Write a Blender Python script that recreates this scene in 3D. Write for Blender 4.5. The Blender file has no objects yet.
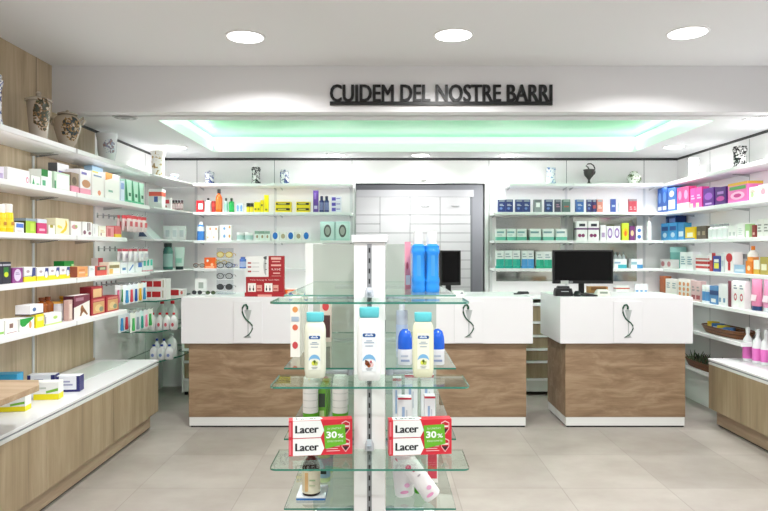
import bpy, math, random
from mathutils import Vector, Matrix
random.seed(7)
R = math.radians
C = bpy.context.scene.collection
F, CX, CY, H = 650.0, 385.0, 250.0, 1.4       # focal length in pixels, vanishing point, eye height

# ------------------------------------------------------------------ materials
MATS = {}
def lin(c):
    return tuple(((v/255)/12.92 if v/255 <= .04045 else ((v/255+.055)/1.055)**2.4) for v in c)
def hexc(h):
    return tuple(int(h[i:i+2], 16) for i in (0, 2, 4))
def mat(h, rough=.45, metal=0, trans=0, emit=0, alpha=1, ior=1.45, coat=0):
    key = (h, rough, metal, trans, emit, alpha, coat, ior)
    if key in MATS: return MATS[key]
    m = bpy.data.materials.new('paint_' + h); m.use_nodes = True
    b = m.node_tree.nodes['Principled BSDF']; c = lin(hexc(h))
    b.inputs['Base Color'].default_value = (*c, 1)
    b.inputs['Roughness'].default_value = rough
    b.inputs['Metallic'].default_value = metal
    b.inputs['Transmission Weight'].default_value = trans
    b.inputs['Alpha'].default_value = alpha
    b.inputs['IOR'].default_value = ior
    b.inputs['Coat Weight'].default_value = coat
    if emit:
        b.inputs['Emission Color'].default_value = (*c, 1)
        b.inputs['Emission Strength'].default_value = emit
    MATS[key] = m
    return m
def nodes(name):
    m = bpy.data.materials.new(name); m.use_nodes = True
    nt = m.node_tree; return m, nt, nt.nodes['Principled BSDF']
def ramp(nt, stops):
    r = nt.nodes.new('ShaderNodeValToRGB'); e = r.color_ramp.elements
    e[0].position, e[0].color = stops[0][0], (*lin(stops[0][1]), 1)
    e[1].position, e[1].color = stops[-1][0], (*lin(stops[-1][1]), 1)
    for p, c in stops[1:-1]:
        k = e.new(p); k.color = (*lin(c), 1)
    return r
def wood(name, axis, c_dark, c_mid, c_light, rough=.5, sc=1.0, along=.9):
    m, nt, b = nodes(name)
    tc = nt.nodes.new('ShaderNodeTexCoord'); mp = nt.nodes.new('ShaderNodeMapping')
    s = [9*sc, 9*sc, 9*sc]; s['xyz'.index(axis)] = along*sc
    mp.inputs['Scale'].default_value = s
    nt.links.new(tc.outputs['Object'], mp.inputs['Vector'])
    n = nt.nodes.new('ShaderNodeTexNoise'); n.inputs['Scale'].default_value = 1.0
    n.inputs['Detail'].default_value = 6; n.inputs['Roughness'].default_value = .62; n.inputs['Distortion'].default_value = .6
    nt.links.new(mp.outputs[0], n.inputs['Vector'])
    mp2 = nt.nodes.new('ShaderNodeMapping')
    s2 = [70*sc, 70*sc, 70*sc]; s2['xyz'.index(axis)] = 3*sc
    mp2.inputs['Scale'].default_value = s2
    nt.links.new(tc.outputs['Object'], mp2.inputs['Vector'])
    n2 = nt.nodes.new('ShaderNodeTexNoise'); n2.inputs['Scale'].default_value = 1.0; n2.inputs['Detail'].default_value = 3
    nt.links.new(mp2.outputs[0], n2.inputs['Vector'])
    mx = nt.nodes.new('ShaderNodeMath'); mx.operation = 'MULTIPLY_ADD'
    nt.links.new(n2.outputs[0], mx.inputs[0]); mx.inputs[1].default_value = .22
    nt.links.new(n.outputs[0], mx.inputs[2])
    r = ramp(nt, [(.36, c_dark), (.58, c_mid), (.8, c_light)])
    nt.links.new(mx.outputs[0], r.inputs[0]); nt.links.new(r.outputs[0], b.inputs['Base Color'])
    b.inputs['Roughness'].default_value = rough
    return m
WHITE = mat('ececec', .5)
WALLM = mat('f1f1f0', .7)
CEIL = mat('ecedef', .8)
GLOSS = mat('e2e2e5', .25)
SHELFM = mat('f2f2f4', .35)
DARK = mat('1c1c1e', .4)
BLACK = mat('0b0b0c', .3)
GREYM = mat('8d9094', .35, .6)
CHROME = mat('c8cacc', .2, .9)
OAKV = wood('light_oak_vertical', 'z', (156,136,106), (186,166,136), (208,190,162))
OAKC = wood('light_oak_cabinet', 'z', (128,111,88), (151,133,106), (170,153,127))
OAKD = wood('oak_plinth', 'y', (140,118,96), (164,142,118), (184,164,138))
OAKH = wood('brown_oak_horizontal', 'x', (118,94,70), (144,119,93), (168,145,118), sc=1.25, along=2.2)

def tile_floor():
    m, nt, b = nodes('grey_beige_floor_tile')
    tc = nt.nodes.new('ShaderNodeTexCoord'); mp = nt.nodes.new('ShaderNodeMapping')
    mp.inputs['Location'].default_value = (1.45, -3.82 + .622*10, 0)
    nt.links.new(tc.outputs['Object'], mp.inputs['Vector'])
    br = nt.nodes.new('ShaderNodeTexBrick'); br.offset = 0; br.squash = 1
    br.inputs['Scale'].default_value = 1; br.inputs['Brick Width'].default_value = .622; br.inputs['Row Height'].default_value = .622
    br.inputs['Mortar Size'].default_value = .003; br.inputs['Mortar Smooth'].default_value = .2; br.inputs['Bias'].default_value = 0
    br.inputs['Color1'].default_value = (*lin((156,149,143)), 1); br.inputs['Color2'].default_value = (*lin((170,163,157)), 1)
    br.inputs['Mortar'].default_value = (*lin((146,139,134)), 1)
    nt.links.new(mp.outputs[0], br.inputs['Vector'])
    n = nt.nodes.new('ShaderNodeTexNoise'); n.inputs['Scale'].default_value = 2.2; n.inputs['Detail'].default_value = 6; n.inputs['Roughness'].default_value = .6
    mp2 = nt.nodes.new('ShaderNodeMapping'); mp2.inputs['Scale'].default_value = (1, 1.3, 1)
    nt.links.new(tc.outputs['Object'], mp2.inputs['Vector']); nt.links.new(mp2.outputs[0], n.inputs['Vector'])
    r = ramp(nt, [(.3, (226,224,222)), (.7, (255,255,255))]); nt.links.new(n.outputs[0], r.inputs[0])
    mx = nt.nodes.new('ShaderNodeMix'); mx.data_type = 'RGBA'; mx.blend_type = 'MULTIPLY'; mx.inputs[0].default_value = 1
    nt.links.new(br.outputs['Color'], mx.inputs[6]); nt.links.new(r.outputs[0], mx.inputs[7])
    nt.links.new(mx.outputs[2], b.inputs['Base Color'])
    b.inputs['Roughness'].default_value = .38; b.inputs['Specular IOR Level'].default_value = .35
    return m
FLOORM = tile_floor()

def glass(name, tint, alpha_face=.12, rough=.02):
    """thin architectural glass: mostly transparent with a glossy, tinted film"""
    m, nt, b = nodes(name)
    out = nt.nodes['Material Output']
    tr = nt.nodes.new('ShaderNodeBsdfTransparent'); tr.inputs[0].default_value = (*lin(tint), 1)
    gl = nt.nodes.new('ShaderNodeBsdfGlossy'); gl.inputs['Roughness'].default_value = rough; gl.inputs[0].default_value = (.95, 1, .97, 1)
    fr = nt.nodes.new('ShaderNodeFresnel'); fr.inputs[0].default_value = 1.45
    mx = nt.nodes.new('ShaderNodeMixShader')
    ad = nt.nodes.new('ShaderNodeMath'); ad.operation = 'ADD'; ad.use_clamp = True; ad.inputs[1].default_value = alpha_face
    nt.links.new(fr.outputs[0], ad.inputs[0])
    ge = nt.nodes.new('ShaderNodeNewGeometry'); iv = nt.nodes.new('ShaderNodeMath'); iv.operation = 'SUBTRACT'; iv.inputs[0].default_value = 1
    ml = nt.nodes.new('ShaderNodeMath'); ml.operation = 'MULTIPLY'
    nt.links.new(ge.outputs['Backfacing'], iv.inputs[1]); nt.links.new(iv.outputs[0], ml.inputs[0]); nt.links.new(ad.outputs[0], ml.inputs[1]); nt.links.new(ml.outputs[0], mx.inputs[0])
    nt.links.new(tr.outputs[0], mx.inputs[1]); nt.links.new(gl.outputs[0], mx.inputs[2]); nt.links.new(mx.outputs[0], out.inputs[0])
    return m
GLASS = glass('clear_shelf_glass', (244,249,246), .01)
GLASS_EDGE = mat('2f7f6c', .15, 0, .35)
ACRYL = glass('clear_acrylic', (236,240,244), .10)
def frosted():
    m, nt, b = nodes('frosted_glass_panel')
    out = nt.nodes['Material Output']
    tr = nt.nodes.new('ShaderNodeBsdfTransparent'); tr.inputs[0].default_value = (.90, .94, .91, 1)
    b.inputs['Base Color'].default_value = (*lin((206,213,207)), 1); b.inputs['Roughness'].default_value = .3
    mx = nt.nodes.new('ShaderNodeMixShader'); mx.inputs[0].default_value = .6
    nt.links.new(tr.outputs[0], mx.inputs[1]); nt.links.new(b.outputs[0], mx.inputs[2]); nt.links.new(mx.outputs[0], out.inputs[0])
    return m
FROST = frosted()
MIRROR = mat('a9aca4', .10, .9)
def painted(name, base, ink, ink2=None, scale=26, cut=.52, spot=None):
    """glazed ceramic with painted ornament"""
    m, nt, b = nodes(name)
    tc = nt.nodes.new('ShaderNodeTexCoord')
    n = nt.nodes.new('ShaderNodeTexNoise'); n.inputs['Scale'].default_value = scale; n.inputs['Detail'].default_value = 3; n.inputs['Distortion'].default_value = 1.4
    nt.links.new(tc.outputs['Object'], n.inputs['Vector'])
    st = [(0, base), (cut, base), (cut+.03, ink)]
    st.append((cut+.12, ink2 or ink)); st.append((1, ink2 or ink))
    r = ramp(nt, st)
    if spot:                                   # ornament only inside one painted medallion
        vm = nt.nodes.new('ShaderNodeVectorMath'); vm.operation = 'SUBTRACT'; vm.inputs[1].default_value = spot[:3]
        sc_ = nt.nodes.new('ShaderNodeVectorMath'); sc_.operation = 'MULTIPLY'; sc_.inputs[1].default_value = (1, 1, spot[4])
        ln = nt.nodes.new('ShaderNodeVectorMath'); ln.operation = 'LENGTH'
        mr = nt.nodes.new('ShaderNodeMapRange'); mr.inputs[1].default_value = spot[3]*.7; mr.inputs[2].default_value = spot[3]; mr.inputs[3].default_value = 1; mr.inputs[4].default_value = .0
        ml = nt.nodes.new('ShaderNodeMath'); ml.operation = 'MULTIPLY'
        nt.links.new(tc.outputs['Object'], vm.inputs[0]); nt.links.new(vm.outputs[0], sc_.inputs[0]); nt.links.new(sc_.outputs[0], ln.inputs[0]); nt.links.new(ln.outputs['Value'], mr.inputs[0])
        nt.links.new(n.outputs[0], ml.inputs[0]); nt.links.new(mr.outputs[0], ml.inputs[1]); nt.links.new(ml.outputs[0], r.inputs[0])
    else: nt.links.new(n.outputs[0], r.inputs[0])
    nt.links.new(r.outputs[0], b.inputs['Base Color'])
    b.inputs['Roughness'].default_value = .25
    return m

# ------------------------------------------------------------------ mesh builder
class MB:
    def __init__(s): s.v = []; s.f = []; s.fm = []; s.m = []
    def mi(s, m):
        if isinstance(m, str): m = mat(m)
        if m not in s.m: s.m.append(m)
        return s.m.index(m)
    def face(s, pts, m):
        i = len(s.v); s.v += [tuple(p) for p in pts]; s.f.append(tuple(range(i, i+len(pts)))); s.fm.append(s.mi(m)); return s
    def box(s, x0, y0, z0, x1, y1, z1, m, side=None, top=None):
        if x0 > x1: x0, x1 = x1, x0
        if y0 > y1: y0, y1 = y1, y0
        i = len(s.v)
        s.v += [(x0,y0,z0),(x1,y0,z0),(x1,y1,z0),(x0,y1,z0),(x0,y0,z1),(x1,y0,z1),(x1,y1,z1),(x0,y1,z1)]
        fs = [(0,3,2,1),(4,5,6,7),(0,1,5,4),(1,2,6,5),(2,3,7,6),(3,0,4,7)]
        mm = [m, top or m, m, side or m, m, side or m]
        for q, k in zip(fs, mm): s.f.append(tuple(i+a for a in q)); s.fm.append(s.mi(k))
        return s
    def prism(s, poly, z0, z1, m, mside=None, axis='z'):
        """poly: list of 2-D points; extruded along axis"""
        def P(a, b, c):
            return (a, b, c) if axis == 'z' else ((a, c, b) if axis == 'y' else (c, a, b))
        n = len(poly); i = len(s.v)
        s.v += [P(a, b, z0) for a, b in poly] + [P(a, b, z1) for a, b in poly]
        s.f.append(tuple(range(i+n-1, i-1, -1))); s.fm.append(s.mi(m))
        s.f.append(tuple(range(i+n, i+2*n))); s.fm.append(s.mi(m))
        for k in range(n):
            j = (k+1) % n; s.f.append((i+k, i+j, i+n+j, i+n+k)); s.fm.append(s.mi((mside(k) if callable(mside) else mside) or m))
        return s
    def lathe(s, prof, m, cx=0, cy=0, seg=20, mats=None, sy=1.0):
        i = len(s.v); n = len(prof)
        for r, z in prof:
            for k in range(seg):
                a = 2*math.pi*k/seg; s.v.append((cx+r*math.cos(a), cy+r*sy*math.sin(a), z))
        for j in range(n-1):
            mm = mats[j] if mats else m
            for k in range(seg):
                l = (k+1) % seg
                s.f.append((i+j*seg+k, i+j*seg+l, i+(j+1)*seg+l, i+(j+1)*seg+k)); s.fm.append(s.mi(mm))
        s.f.append(tuple(i+k for k in range(seg-1, -1, -1))); s.fm.append(s.mi(mats[0] if mats else m))
        s.f.append(tuple(i+(n-1)*seg+k for k in range(seg))); s.fm.append(s.mi(mats[-1] if mats else m))
        return s
    def loft(s, secs, m, e=4, seg=32, mats=None):
        """secs: (width, depth, z) super-ellipse sections"""
        i = len(s.v); n = len(secs)
        for w, d, z in secs:
            for k in range(seg):
                a = 2*math.pi*k/seg; c, t = math.cos(a), math.sin(a)
                s.v.append((w/2*math.copysign(abs(c)**(2/e), c), d/2*math.copysign(abs(t)**(2/e), t), z))
        for j in range(n-1):
            mm = mats[j] if mats else m
            for k in range(seg):
                l = (k+1) % seg
                s.f.append((i+j*seg+k, i+j*seg+l, i+(j+1)*seg+l, i+(j+1)*seg+k)); s.fm.append(s.mi(mm))
        s.f.append(tuple(i+k for k in range(seg-1, -1, -1))); s.fm.append(s.mi(mats[0] if mats else m))
        s.f.append(tuple(i+(n-1)*seg+k for k in range(seg))); s.fm.append(s.mi(mats[-1] if mats else m))
        return s
    def tube(s, pts, r, m, seg=8, radii=None):
        pts = [Vector(p) for p in pts]; i = len(s.v); n = len(pts)
        up = Vector((0, 0, 1))
        for j, p in enumerate(pts):
            t = (pts[min(j+1, n-1)] - pts[max(j-1, 0)]).normalized()
            a = t.cross(up)
            if a.length < .1: a = t.cross(Vector((1, 0, 0)))
            a.normalize(); b = t.cross(a).normalized(); rr = radii[j] if radii else r
            for k in range(seg):
                w = 2*math.pi*k/seg; s.v.append(tuple(p + a*rr*math.cos(w) + b*rr*math.sin(w)))
        for j in range(n-1):
            for k in range(seg):
                l = (k+1) % seg
                s.f.append((i+j*seg+k, i+j*seg+l, i+(j+1)*seg+l, i+(j+1)*seg+k)); s.fm.append(s.mi(m))
        s.f.append(tuple(i+k for k in range(seg))); s.fm.append(s.mi(m))
        s.f.append(tuple(i+(n-1)*seg+k for k in range(seg))); s.fm.append(s.mi(m))
        return s
    def ell(s, cx, cz, rx, rz, y, m, seg=18, a0=0, a1=360):
        """flat disc or arc segment facing -Y"""
        pts = [(cx+rx*math.cos(R(a0+(a1-a0)*k/seg)), y, cz+rz*math.sin(R(a0+(a1-a0)*k/seg))) for k in range(seg+(a1-a0 < 360))]
        return s.face(pts, m)
    def rect(s, x0, z0, x1, z1, y, m):
        return s.face([(x0,y,z0),(x1,y,z0),(x1,y,z1),(x0,y,z1)], m)
    def text(s, txt, cx, cz, h, y, m, w=None, depth=0, align='C', bold=0):
        vs, fs, (x0, x1, z0, z1) = text_mesh(txt, bold)
        k = h/(z1-z0); kx = (w/(x1-x0)) if w else k
        i = len(s.v); off = cx - (x1+x0)/2*kx if align == 'C' else cx - x0*kx
        if depth <= 0:
            s.v += [(a*kx+off, y, (b-z0)*k + cz - h/2) for a, b in vs]
            for q in fs: s.f.append(tuple(i+t for t in q)); s.fm.append(s.mi(m))
            return s
        n = len(vs)
        s.v += [(a*kx+off, y-depth, (b-z0)*k + cz - h/2) for a, b in vs] + [(a*kx+off, y, (b-z0)*k + cz - h/2) for a, b in vs]
        cnt = {}
        for q in fs:
            s.f.append(tuple(i+t for t in q)); s.fm.append(s.mi(m))
            for a in range(len(q)):
                e = (q[a], q[(a+1) % len(q)]); cnt[e] = 1
        for (a, b) in list(cnt):
            if (b, a) not in cnt:
                s.f.append((i+b, i+a, i+n+a, i+n+b)); s.fm.append(s.mi(m))
        return s
    def xf(s, M, start=0):
        for k in range(start, len(s.v)): s.v[k] = tuple(M @ Vector(s.v[k]))
        return s
    def build(s, name, parent=None, loc=(0,0,0), rot=(0,0,0), smooth=True, bevel=0):
        me = bpy.data.meshes.new(name); me.from_pydata(s.v, [], s.f)
        for m in s.m: me.materials.append(m)
        me.polygons.foreach_set('material_index', s.fm)
        if smooth:
            me.polygons.foreach_set('use_smooth', [True]*len(s.f)); me.update()
            me.set_sharp_from_angle(angle=R(34))
        me.update()
        o = bpy.data.objects.new(name, me); C.objects.link(o)
        o.location = loc; o.rotation_euler = rot
        if parent: o.parent = parent
        if bevel:
            b = o.modifiers.new('bevel', 'BEVEL'); b.width = bevel; b.segments = 2; b.limit_method = 'ANGLE'; b.angle_limit = R(50)
        return o
TXT = {}
def text_mesh(txt, bold=0):
    if (txt, bold) in TXT: return TXT[(txt, bold)]
    cu = bpy.data.curves.new('lettering', 'FONT'); cu.body = txt; cu.size = 1; cu.resolution_u = 3; cu.offset = bold; cu.fill_mode = 'FRONT'
    ob = bpy.data.objects.new('lettering', cu); C.objects.link(ob)
    dg = bpy.context.evaluated_depsgraph_get(); dg.update()
    me = ob.evaluated_get(dg).to_mesh()
    vs = [(v.co.x, v.co.y) for v in me.vertices]; fs = [tuple(p.vertices) for p in me.polygons]
    ob.evaluated_get(dg).to_mesh_clear()
    bpy.data.objects.remove(ob); bpy.data.curves.remove(cu)
    xs = [a for a, b in vs]; zs = [b for a, b in vs]
    TXT[(txt, bold)] = (vs, fs, (min(xs), max(xs), min(zs), max(zs)))
    return TXT[(txt, bold)]

LABELS = {}
def tag(o, label, cat, group=None):
    n = len(label.replace(',', ' ').split())
    if n < 4 or n > 16: print('LABEL LENGTH', n, label)
    if label in LABELS: print('DUPLICATE LABEL', label)
    LABELS[label] = o
    o['label'] = label; o['category'] = cat
    if group: o['group'] = group
    return o
def empty(name, loc=(0,0,0), rz=0):
    o = bpy.data.objects.new(name, None); C.objects.link(o); o.location = loc; o.rotation_euler = (0,0,rz)
    o.empty_display_size = .05
    return o
def dup(o, parent=None):
    c = o.copy(); C.objects.link(c); c.parent = parent
    for ch in [k for k in bpy.data.objects if k.parent == o and k != c]: dup(ch, c)
    return c
def struct(mb, name, **k):
    o = mb.build(name, smooth=False, **k); o['kind'] = 'structure'; return o
# ------------------------------------------------------------------ setting
XL, XR, YB, YN = -2.276, 3.0, 6.665, -1.6
ZL, ZH, YBEAM = 2.343, 2.658, 4.44
struct(MB().box(XL-.1, YN, -.1, XR+.1, 8.3, 0, FLOORM), 'floor')
# left wall: oak panels then white panels
w = MB(); w.box(XL-.12, YN, 0, XL, 5.10, ZH+.1, OAKV); w.box(XL-.12, 5.10, 0, XL, YB, ZH+.1, WALLM)
for y in (3.34, 4.24): w.box(XL, y-.0025, 0, XL+.001, y+.0025, ZH, '4b4038')
for y in (6.17,): w.box(XL, y-.003, 0, XL+.001, y+.003, ZL-.03, '8a8c8c')
w.box(XL, 4.6, ZL-.022, XL+.002, YB, ZL, '3a3a3a')  # shadow gap below the ceiling, painted on as a dark strip
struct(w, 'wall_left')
w = MB(); w.box(XR, YN, 0, XR+.12, YB, ZH+.1, WALLM)
w.box(XR-.002, 4.6, ZL-.022, XR, YB, ZL, '3a3a3a')  # ceiling shadow gap again, its shade painted as a strip
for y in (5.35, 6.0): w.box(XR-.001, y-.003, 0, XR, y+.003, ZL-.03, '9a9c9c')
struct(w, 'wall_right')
# back wall with an opening into the store room
OX0, OX1, OZ = -.301, 1.022, 2.08
w = MB()
w.box(XL-.12, YB, 0, OX0, YB+.1, ZL+.2, WALLM); w.box(OX1, YB, 0, XR+.12, YB+.1, ZL+.2, WALLM); w.box(OX0, YB, OZ, OX1, YB+.1, ZL+.2, WALLM)
for px in (197, 274.5, 352, 489, 566.5, 644):
    x = (px-CX)*YB/F; w.box(x-.003, YB-.001, 0, x+.003, YB, ZL-.02, '77797a')
w.box(XL, YB-.002, ZL-.025, XR, YB, ZL, '303030')  # dark strip painted in for the back wall's shadow gap
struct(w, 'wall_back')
w = MB(); w.box(OX0-.012, YB-.012, 0, OX0, YB+.1, OZ+.012, 'c8caca'); w.box(OX1, YB-.012, 0, OX1+.03, YB+.1, OZ+.012, 'e6e8e8'); w.box(OX0, YB-.012, OZ, OX1, YB+.1, OZ+.012, 'c8caca')
struct(w, 'trim_1')
# store room shell
w = MB(); w.box(-1.2, 8.2, 0, 1.9, 8.3, 2.6, 'a9abb0'); w.box(1.8, YB+.1, 0, 1.9, 8.2, 2.6, 'a9abb0'); w.box(-1.2, YB+.1, 0, -1.1, 8.2, 2.6, 'c9cbcf')
struct(w, 'wall_storeroom')
struct(MB().box(-1.2, YB+.1, 2.35, 1.9, 8.2, 2.45, 'c8cacc'), 'ceiling_storeroom')
# ceilings
w = MB()
w.box(XL-.12, YN, ZH, XR+.12, YBEAM+.1, ZH+.1, CEIL)
struct(w, 'ceiling')
w = MB(); w.box(XL, YBEAM, ZL, XR, YBEAM+.12, ZH, 'e8e8ea')
struct(w, 'trim_beam')
TX0, TX1, TY0, TY1, TZ = -1.65, 2.40, 4.73, 6.23, 2.485
w = MB()
w.box(XL, YBEAM+.1205, ZL, XR, TY0, ZL+.02, CEIL); w.box(XL, TY1, ZL, XR, YB, TZ+.05, CEIL)
w.box(XL, TY0, ZL, TX0, TY1, TZ+.05, CEIL); w.box(TX1, TY0, ZL, XR, TY1, TZ+.05, CEIL)
w.box(XL, YBEAM+.1205, TZ, XR, TY1+.02, TZ+.05, '5fc486')  # inner ceiling of the recess, painted one even green
w.box(XL, YBEAM+.1205, ZL, XR, YBEAM+.14, TZ, CEIL)
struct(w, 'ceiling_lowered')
# grille in the raised tray
g = MB(); gx, gy = -.98, 5.05
for k in range(5): g.box(gx-.16, gy-.05+.022*k, TZ-.012, gx+.16, gy-.042+.022*k, TZ-.004, 'dfe6e0')
g.box(gx-.18, gy-.06, TZ-.014, gx-.16, gy+.07, TZ, 'c4ccc6'); g.box(gx+.16, gy-.06, TZ-.014, gx+.18, gy+.07, TZ, 'c4ccc6')
g.box(gx-.18, gy-.07, TZ-.014, gx+.18, gy-.058, TZ, 'c4ccc6'); g.box(gx-.18, gy+.06, TZ-.014, gx+.18, gy+.07, TZ, 'c4ccc6')
tag(g.build('air_grille', smooth=False), 'rectangular air grille in the green ceiling recess', 'vent')
g = empty('round_vent', (-1.84, 4.61, ZL)); tag(g, 'round white ceiling vent above the left wall shelves', 'vent')
MB().lathe([(.085,-.004),(.09,0)], 'd4d4d4').build('rim', g)
v = MB()
for k in range(3): v.lathe([(.066-.022*k,-.0095-.002*k),(.075-.022*k,-.008-.002*k)], 'c4c4c4' if k % 2 else 'a0a0a0')
v.build('louvre', g)

# ------------------------------------------------------------------ lamps
def area(name, loc, size, energy, col=(1,1,1), rot=(0,0,0), shape='DISK', sy=None, spread=180):
    l = bpy.data.lights.new(name, 'AREA'); l.shape = shape; l.size = size; l.energy = energy; l.color = col; l.spread = R(spread)
    if sy: l.size_y = sy
    o = bpy.data.objects.new(name, l); C.objects.link(o); o.location = loc; o.rotation_euler = rot
    return o
LAMP_ON = mat('ffffff', .5, emit=9)
def downlight(x, y, z, r, e, label=None):
    t = empty('downlight', (x, y, z))
    tag(t, label, 'ceiling light', 'recessed round ceiling downlights')
    MB().lathe([(r*1.0,-.002),(r*1.0,-.006),(r*1.12,-.004),(r*1.13,0)], 'f4f4f4', seg=32).build('trim_ring', t)
    MB().lathe([(r*.98,-.0055),(r*.99,-.004)], LAMP_ON, seg=32).build('diffuser', t)
    a = area('lamp', (0, 0, -.012), r*1.8, e, (1, .985, .965), spread=150); a.parent = t
DL = 27
downlight(-.823, 3.83, ZH, .105, DL, 'large round downlight in the front ceiling, left of the lettering')
downlight(.40, 3.80, ZH, .105, DL, 'large round downlight in the front ceiling above the black lettering')
downlight(1.75, 3.76, ZH, .105, DL, 'large round downlight in the front ceiling at upper right')
for i, (x, y) in enumerate(((-.823, 1.6), (.40, 1.6), (1.75, 1.6), (-.823, -.5), (.40, -.5), (1.75, -.5))):
    a = area('room_lamp', (x, y, ZH-.015), .19, DL, (1, .985, .965), spread=150)
for px, y, nm in ((177, 5.95, 'small downlight over the left corner shelves'), (336, 6.45, 'small downlight over the back wall left of the doorway'),
                  (420.5, 6.45, 'small downlight directly over the store room doorway'), (508, 6.45, 'small downlight over the back wall right of the doorway'),
                  (674, 5.92, 'small downlight over the right corner shelves'), (757, 4.68, 'round downlight beside the right wall at frame edge')):
    downlight((px-CX)*y/F, y, ZL, .085, 5 if 300 < px < 600 else 11, nm)
# LED strips in the ceiling recess
for nm, loc, sx, sy, rot, e, col in (
    ('left', (TX0+.012, (TY0+TY1)/2, ZL+.05), .02, TY1-TY0-.06, (0, R(-115), 0), 4, (1,1,1)),
    ('right', (TX1-.012, (TY0+TY1)/2, ZL+.05), .02, TY1-TY0-.06, (0, R(115), 0), 4, (1,1,1)),
    ('back', ((TX0+TX1)/2, TY1-.012, ZL+.05), TX1-TX0-.06, .02, (R(-115), 0, 0), 7, (1,1,1)),
    ('front', ((TX0+TX1)/2, TY0-.05, ZL+.037), TX1-TX0-.3, .03, (R(93), 0, 0), 22, (1, 1, 1))):
    area('led_strip_'+nm, loc, sx, e, col, rot, 'RECTANGLE', sy)
area('storeroom_unseen_light', (.3, 7.2, 2.33), .5, 16, (1,1,1), shape='SQUARE'); area('storeroom_unseen_light', (1.45, 7.7, 2.2), .3, 9, (1,1,1), (0, R(30), 0), 'SQUARE')  # the second, tilted light is unseen fill added for the dim grey wall

# ------------------------------------------------------------------ lettering on the beam
t = empty('wall_lettering', (.386, YBEAM, 2.4)); tag(t, 'black raised letters CUIDEM DEL NOSTRE BARRI on the white beam', 'sign')
sb = mat('131416', .38, coat=.15)
x0 = (330-CX)*YBEAM/F; x1 = (552-CX)*YBEAM/F; zb = H+(CY-105.5)*YBEAM/F; zt = H+(CY-85.5)*YBEAM/F
hb = .024
m = MB().text('CUIDEM DEL NOSTRE BARRI', (x0+x1)/2-.386, (zb+hb+zt)/2-2.4+.002, zt-zb-hb+.003, 0, sb, w=(x1-x0)-.008, depth=.018); 
for dx_, dp in ((-.0040, .0171), (.0040, .0174), (-.0030, .0177), (.0030, .0183), (-.0018, .0186), (.0018, .0189)): m.text('CUIDEM DEL NOSTRE BARRI', (x0+x1)/2-.386+dx_, (zb+hb+zt)/2-2.4+.002, zt-zb-hb+.003, 0, sb, w=(x1-x0)-.008, depth=dp)
m.build('letters', t, smooth=False)
MB().box(x0-.386, -.018, zb-2.4, x1-.386, 0, zb+hb-2.4, sb).build('underline_bar', t, smooth=False)

# ------------------------------------------------------------------ shelves
LV = {1: 2.055, 2: 1.773, 3: 1.495, 4: 1.218, 5: .943}
ORDN = {1: 'top', 2: 'second', 3: 'third', 4: 'fourth', 5: 'fifth'}
LFX, RFX, BFY = -1.99, 2.74, 6.385
def bracket(mb, wall, u, z, dep):
    if wall == 'L': mb.prism([(0,z-.031),(dep,z-.031),(dep,z-.037),(.02,z-.09),(0,z-.09)], u-.003, u+.003, CHROME, axis='y')
for lv, z in LV.items():
    for bay, (y0, y1) in enumerate(((2.3, 4.19), (4.21, 5.5 if lv in (1, 2, 4) else 5.02))):
        s = empty('wall_shelf', (XL, (y0+y1)/2, z))
        tag(s, 'white shelf board on the left wall, %s from top, %s bay' % (ORDN[lv], 'nearer' if bay == 0 else 'farther'), 'shelf', 'white shelf boards along the left wall')
        MB().box(0.002, y0-(y0+y1)/2, -.030, LFX-XL, y1-(y0+y1)/2, 0, SHELFM).build('board', s, bevel=.002, smooth=False)
        for u in ((y0+.02, y1-.02) if bay == 0 else (y0+.02, y1-.25)):
            k = MB(); dy = u-(y0+y1)/2
            k.prism([(0.002,-.0305),(.15,-.0305),(.15,-.034),(.015,-.052),(.002,-.052)], dy-.003, dy+.003, CHROME, axis='y'); k.build('bracket', s, smooth=False)
    s = empty('wall_shelf', (XR, 4.5, z))
    tag(s, 'white shelf board on the right wall, %s from top' % ORDN[lv], 'shelf', 'white shelf boards along the right wall')
    MB().box(RFX-XR, 2.4-4.5, -.030, -.002, 6.655-4.5, 0, SHELFM).build('board', s, bevel=.002, smooth=False)
    for u in (3.3, 4.3, 5.35, 6.3):
        k = MB(); k.prism([(-.002,-.0305),(-.14,-.0305),(-.14,-.034),(-.015,-.052),(-.002,-.052)], u-4.5-.003, u-4.5+.003, CHROME, axis='y'); k.build('bracket', s, smooth=False)
    for side, bays in (('left', ((-1.885, -1.086), (-1.080, -.325))), ('right', (((1.225 if lv == 1 else 1.07), 1.854), (1.860, 2.735)))):
        if lv == 5 and side == 'left': continue
        for b, (a0, a1) in enumerate(bays):
            if side == 'left' and b == 1 and lv == 4: a1 = -.78
            s = empty('wall_shelf', ((a0+a1)/2, YB, z)); hw = (a1-a0)/2
            tag(s, 'white back wall shelf %s of doorway, %s from top, %s bay' % (side, ORDN[lv], 'left' if b == 0 else 'right'), 'shelf', 'white shelf boards on the back wall')
            MB().box(-hw, BFY-YB, -.026, hw, -.006, 0, SHELFM).build('board', s, bevel=.002, smooth=False)
            for u in (-hw+.03, hw-.03):
                k = MB(); k.prism([(-.006,-.0265),(-.14,-.0265),(-.14,-.03),(-.02,-.046),(-.006,-.046)], u-.003, u+.003, CHROME, axis='x'); k.build('bracket', s, smooth=False)
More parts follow.
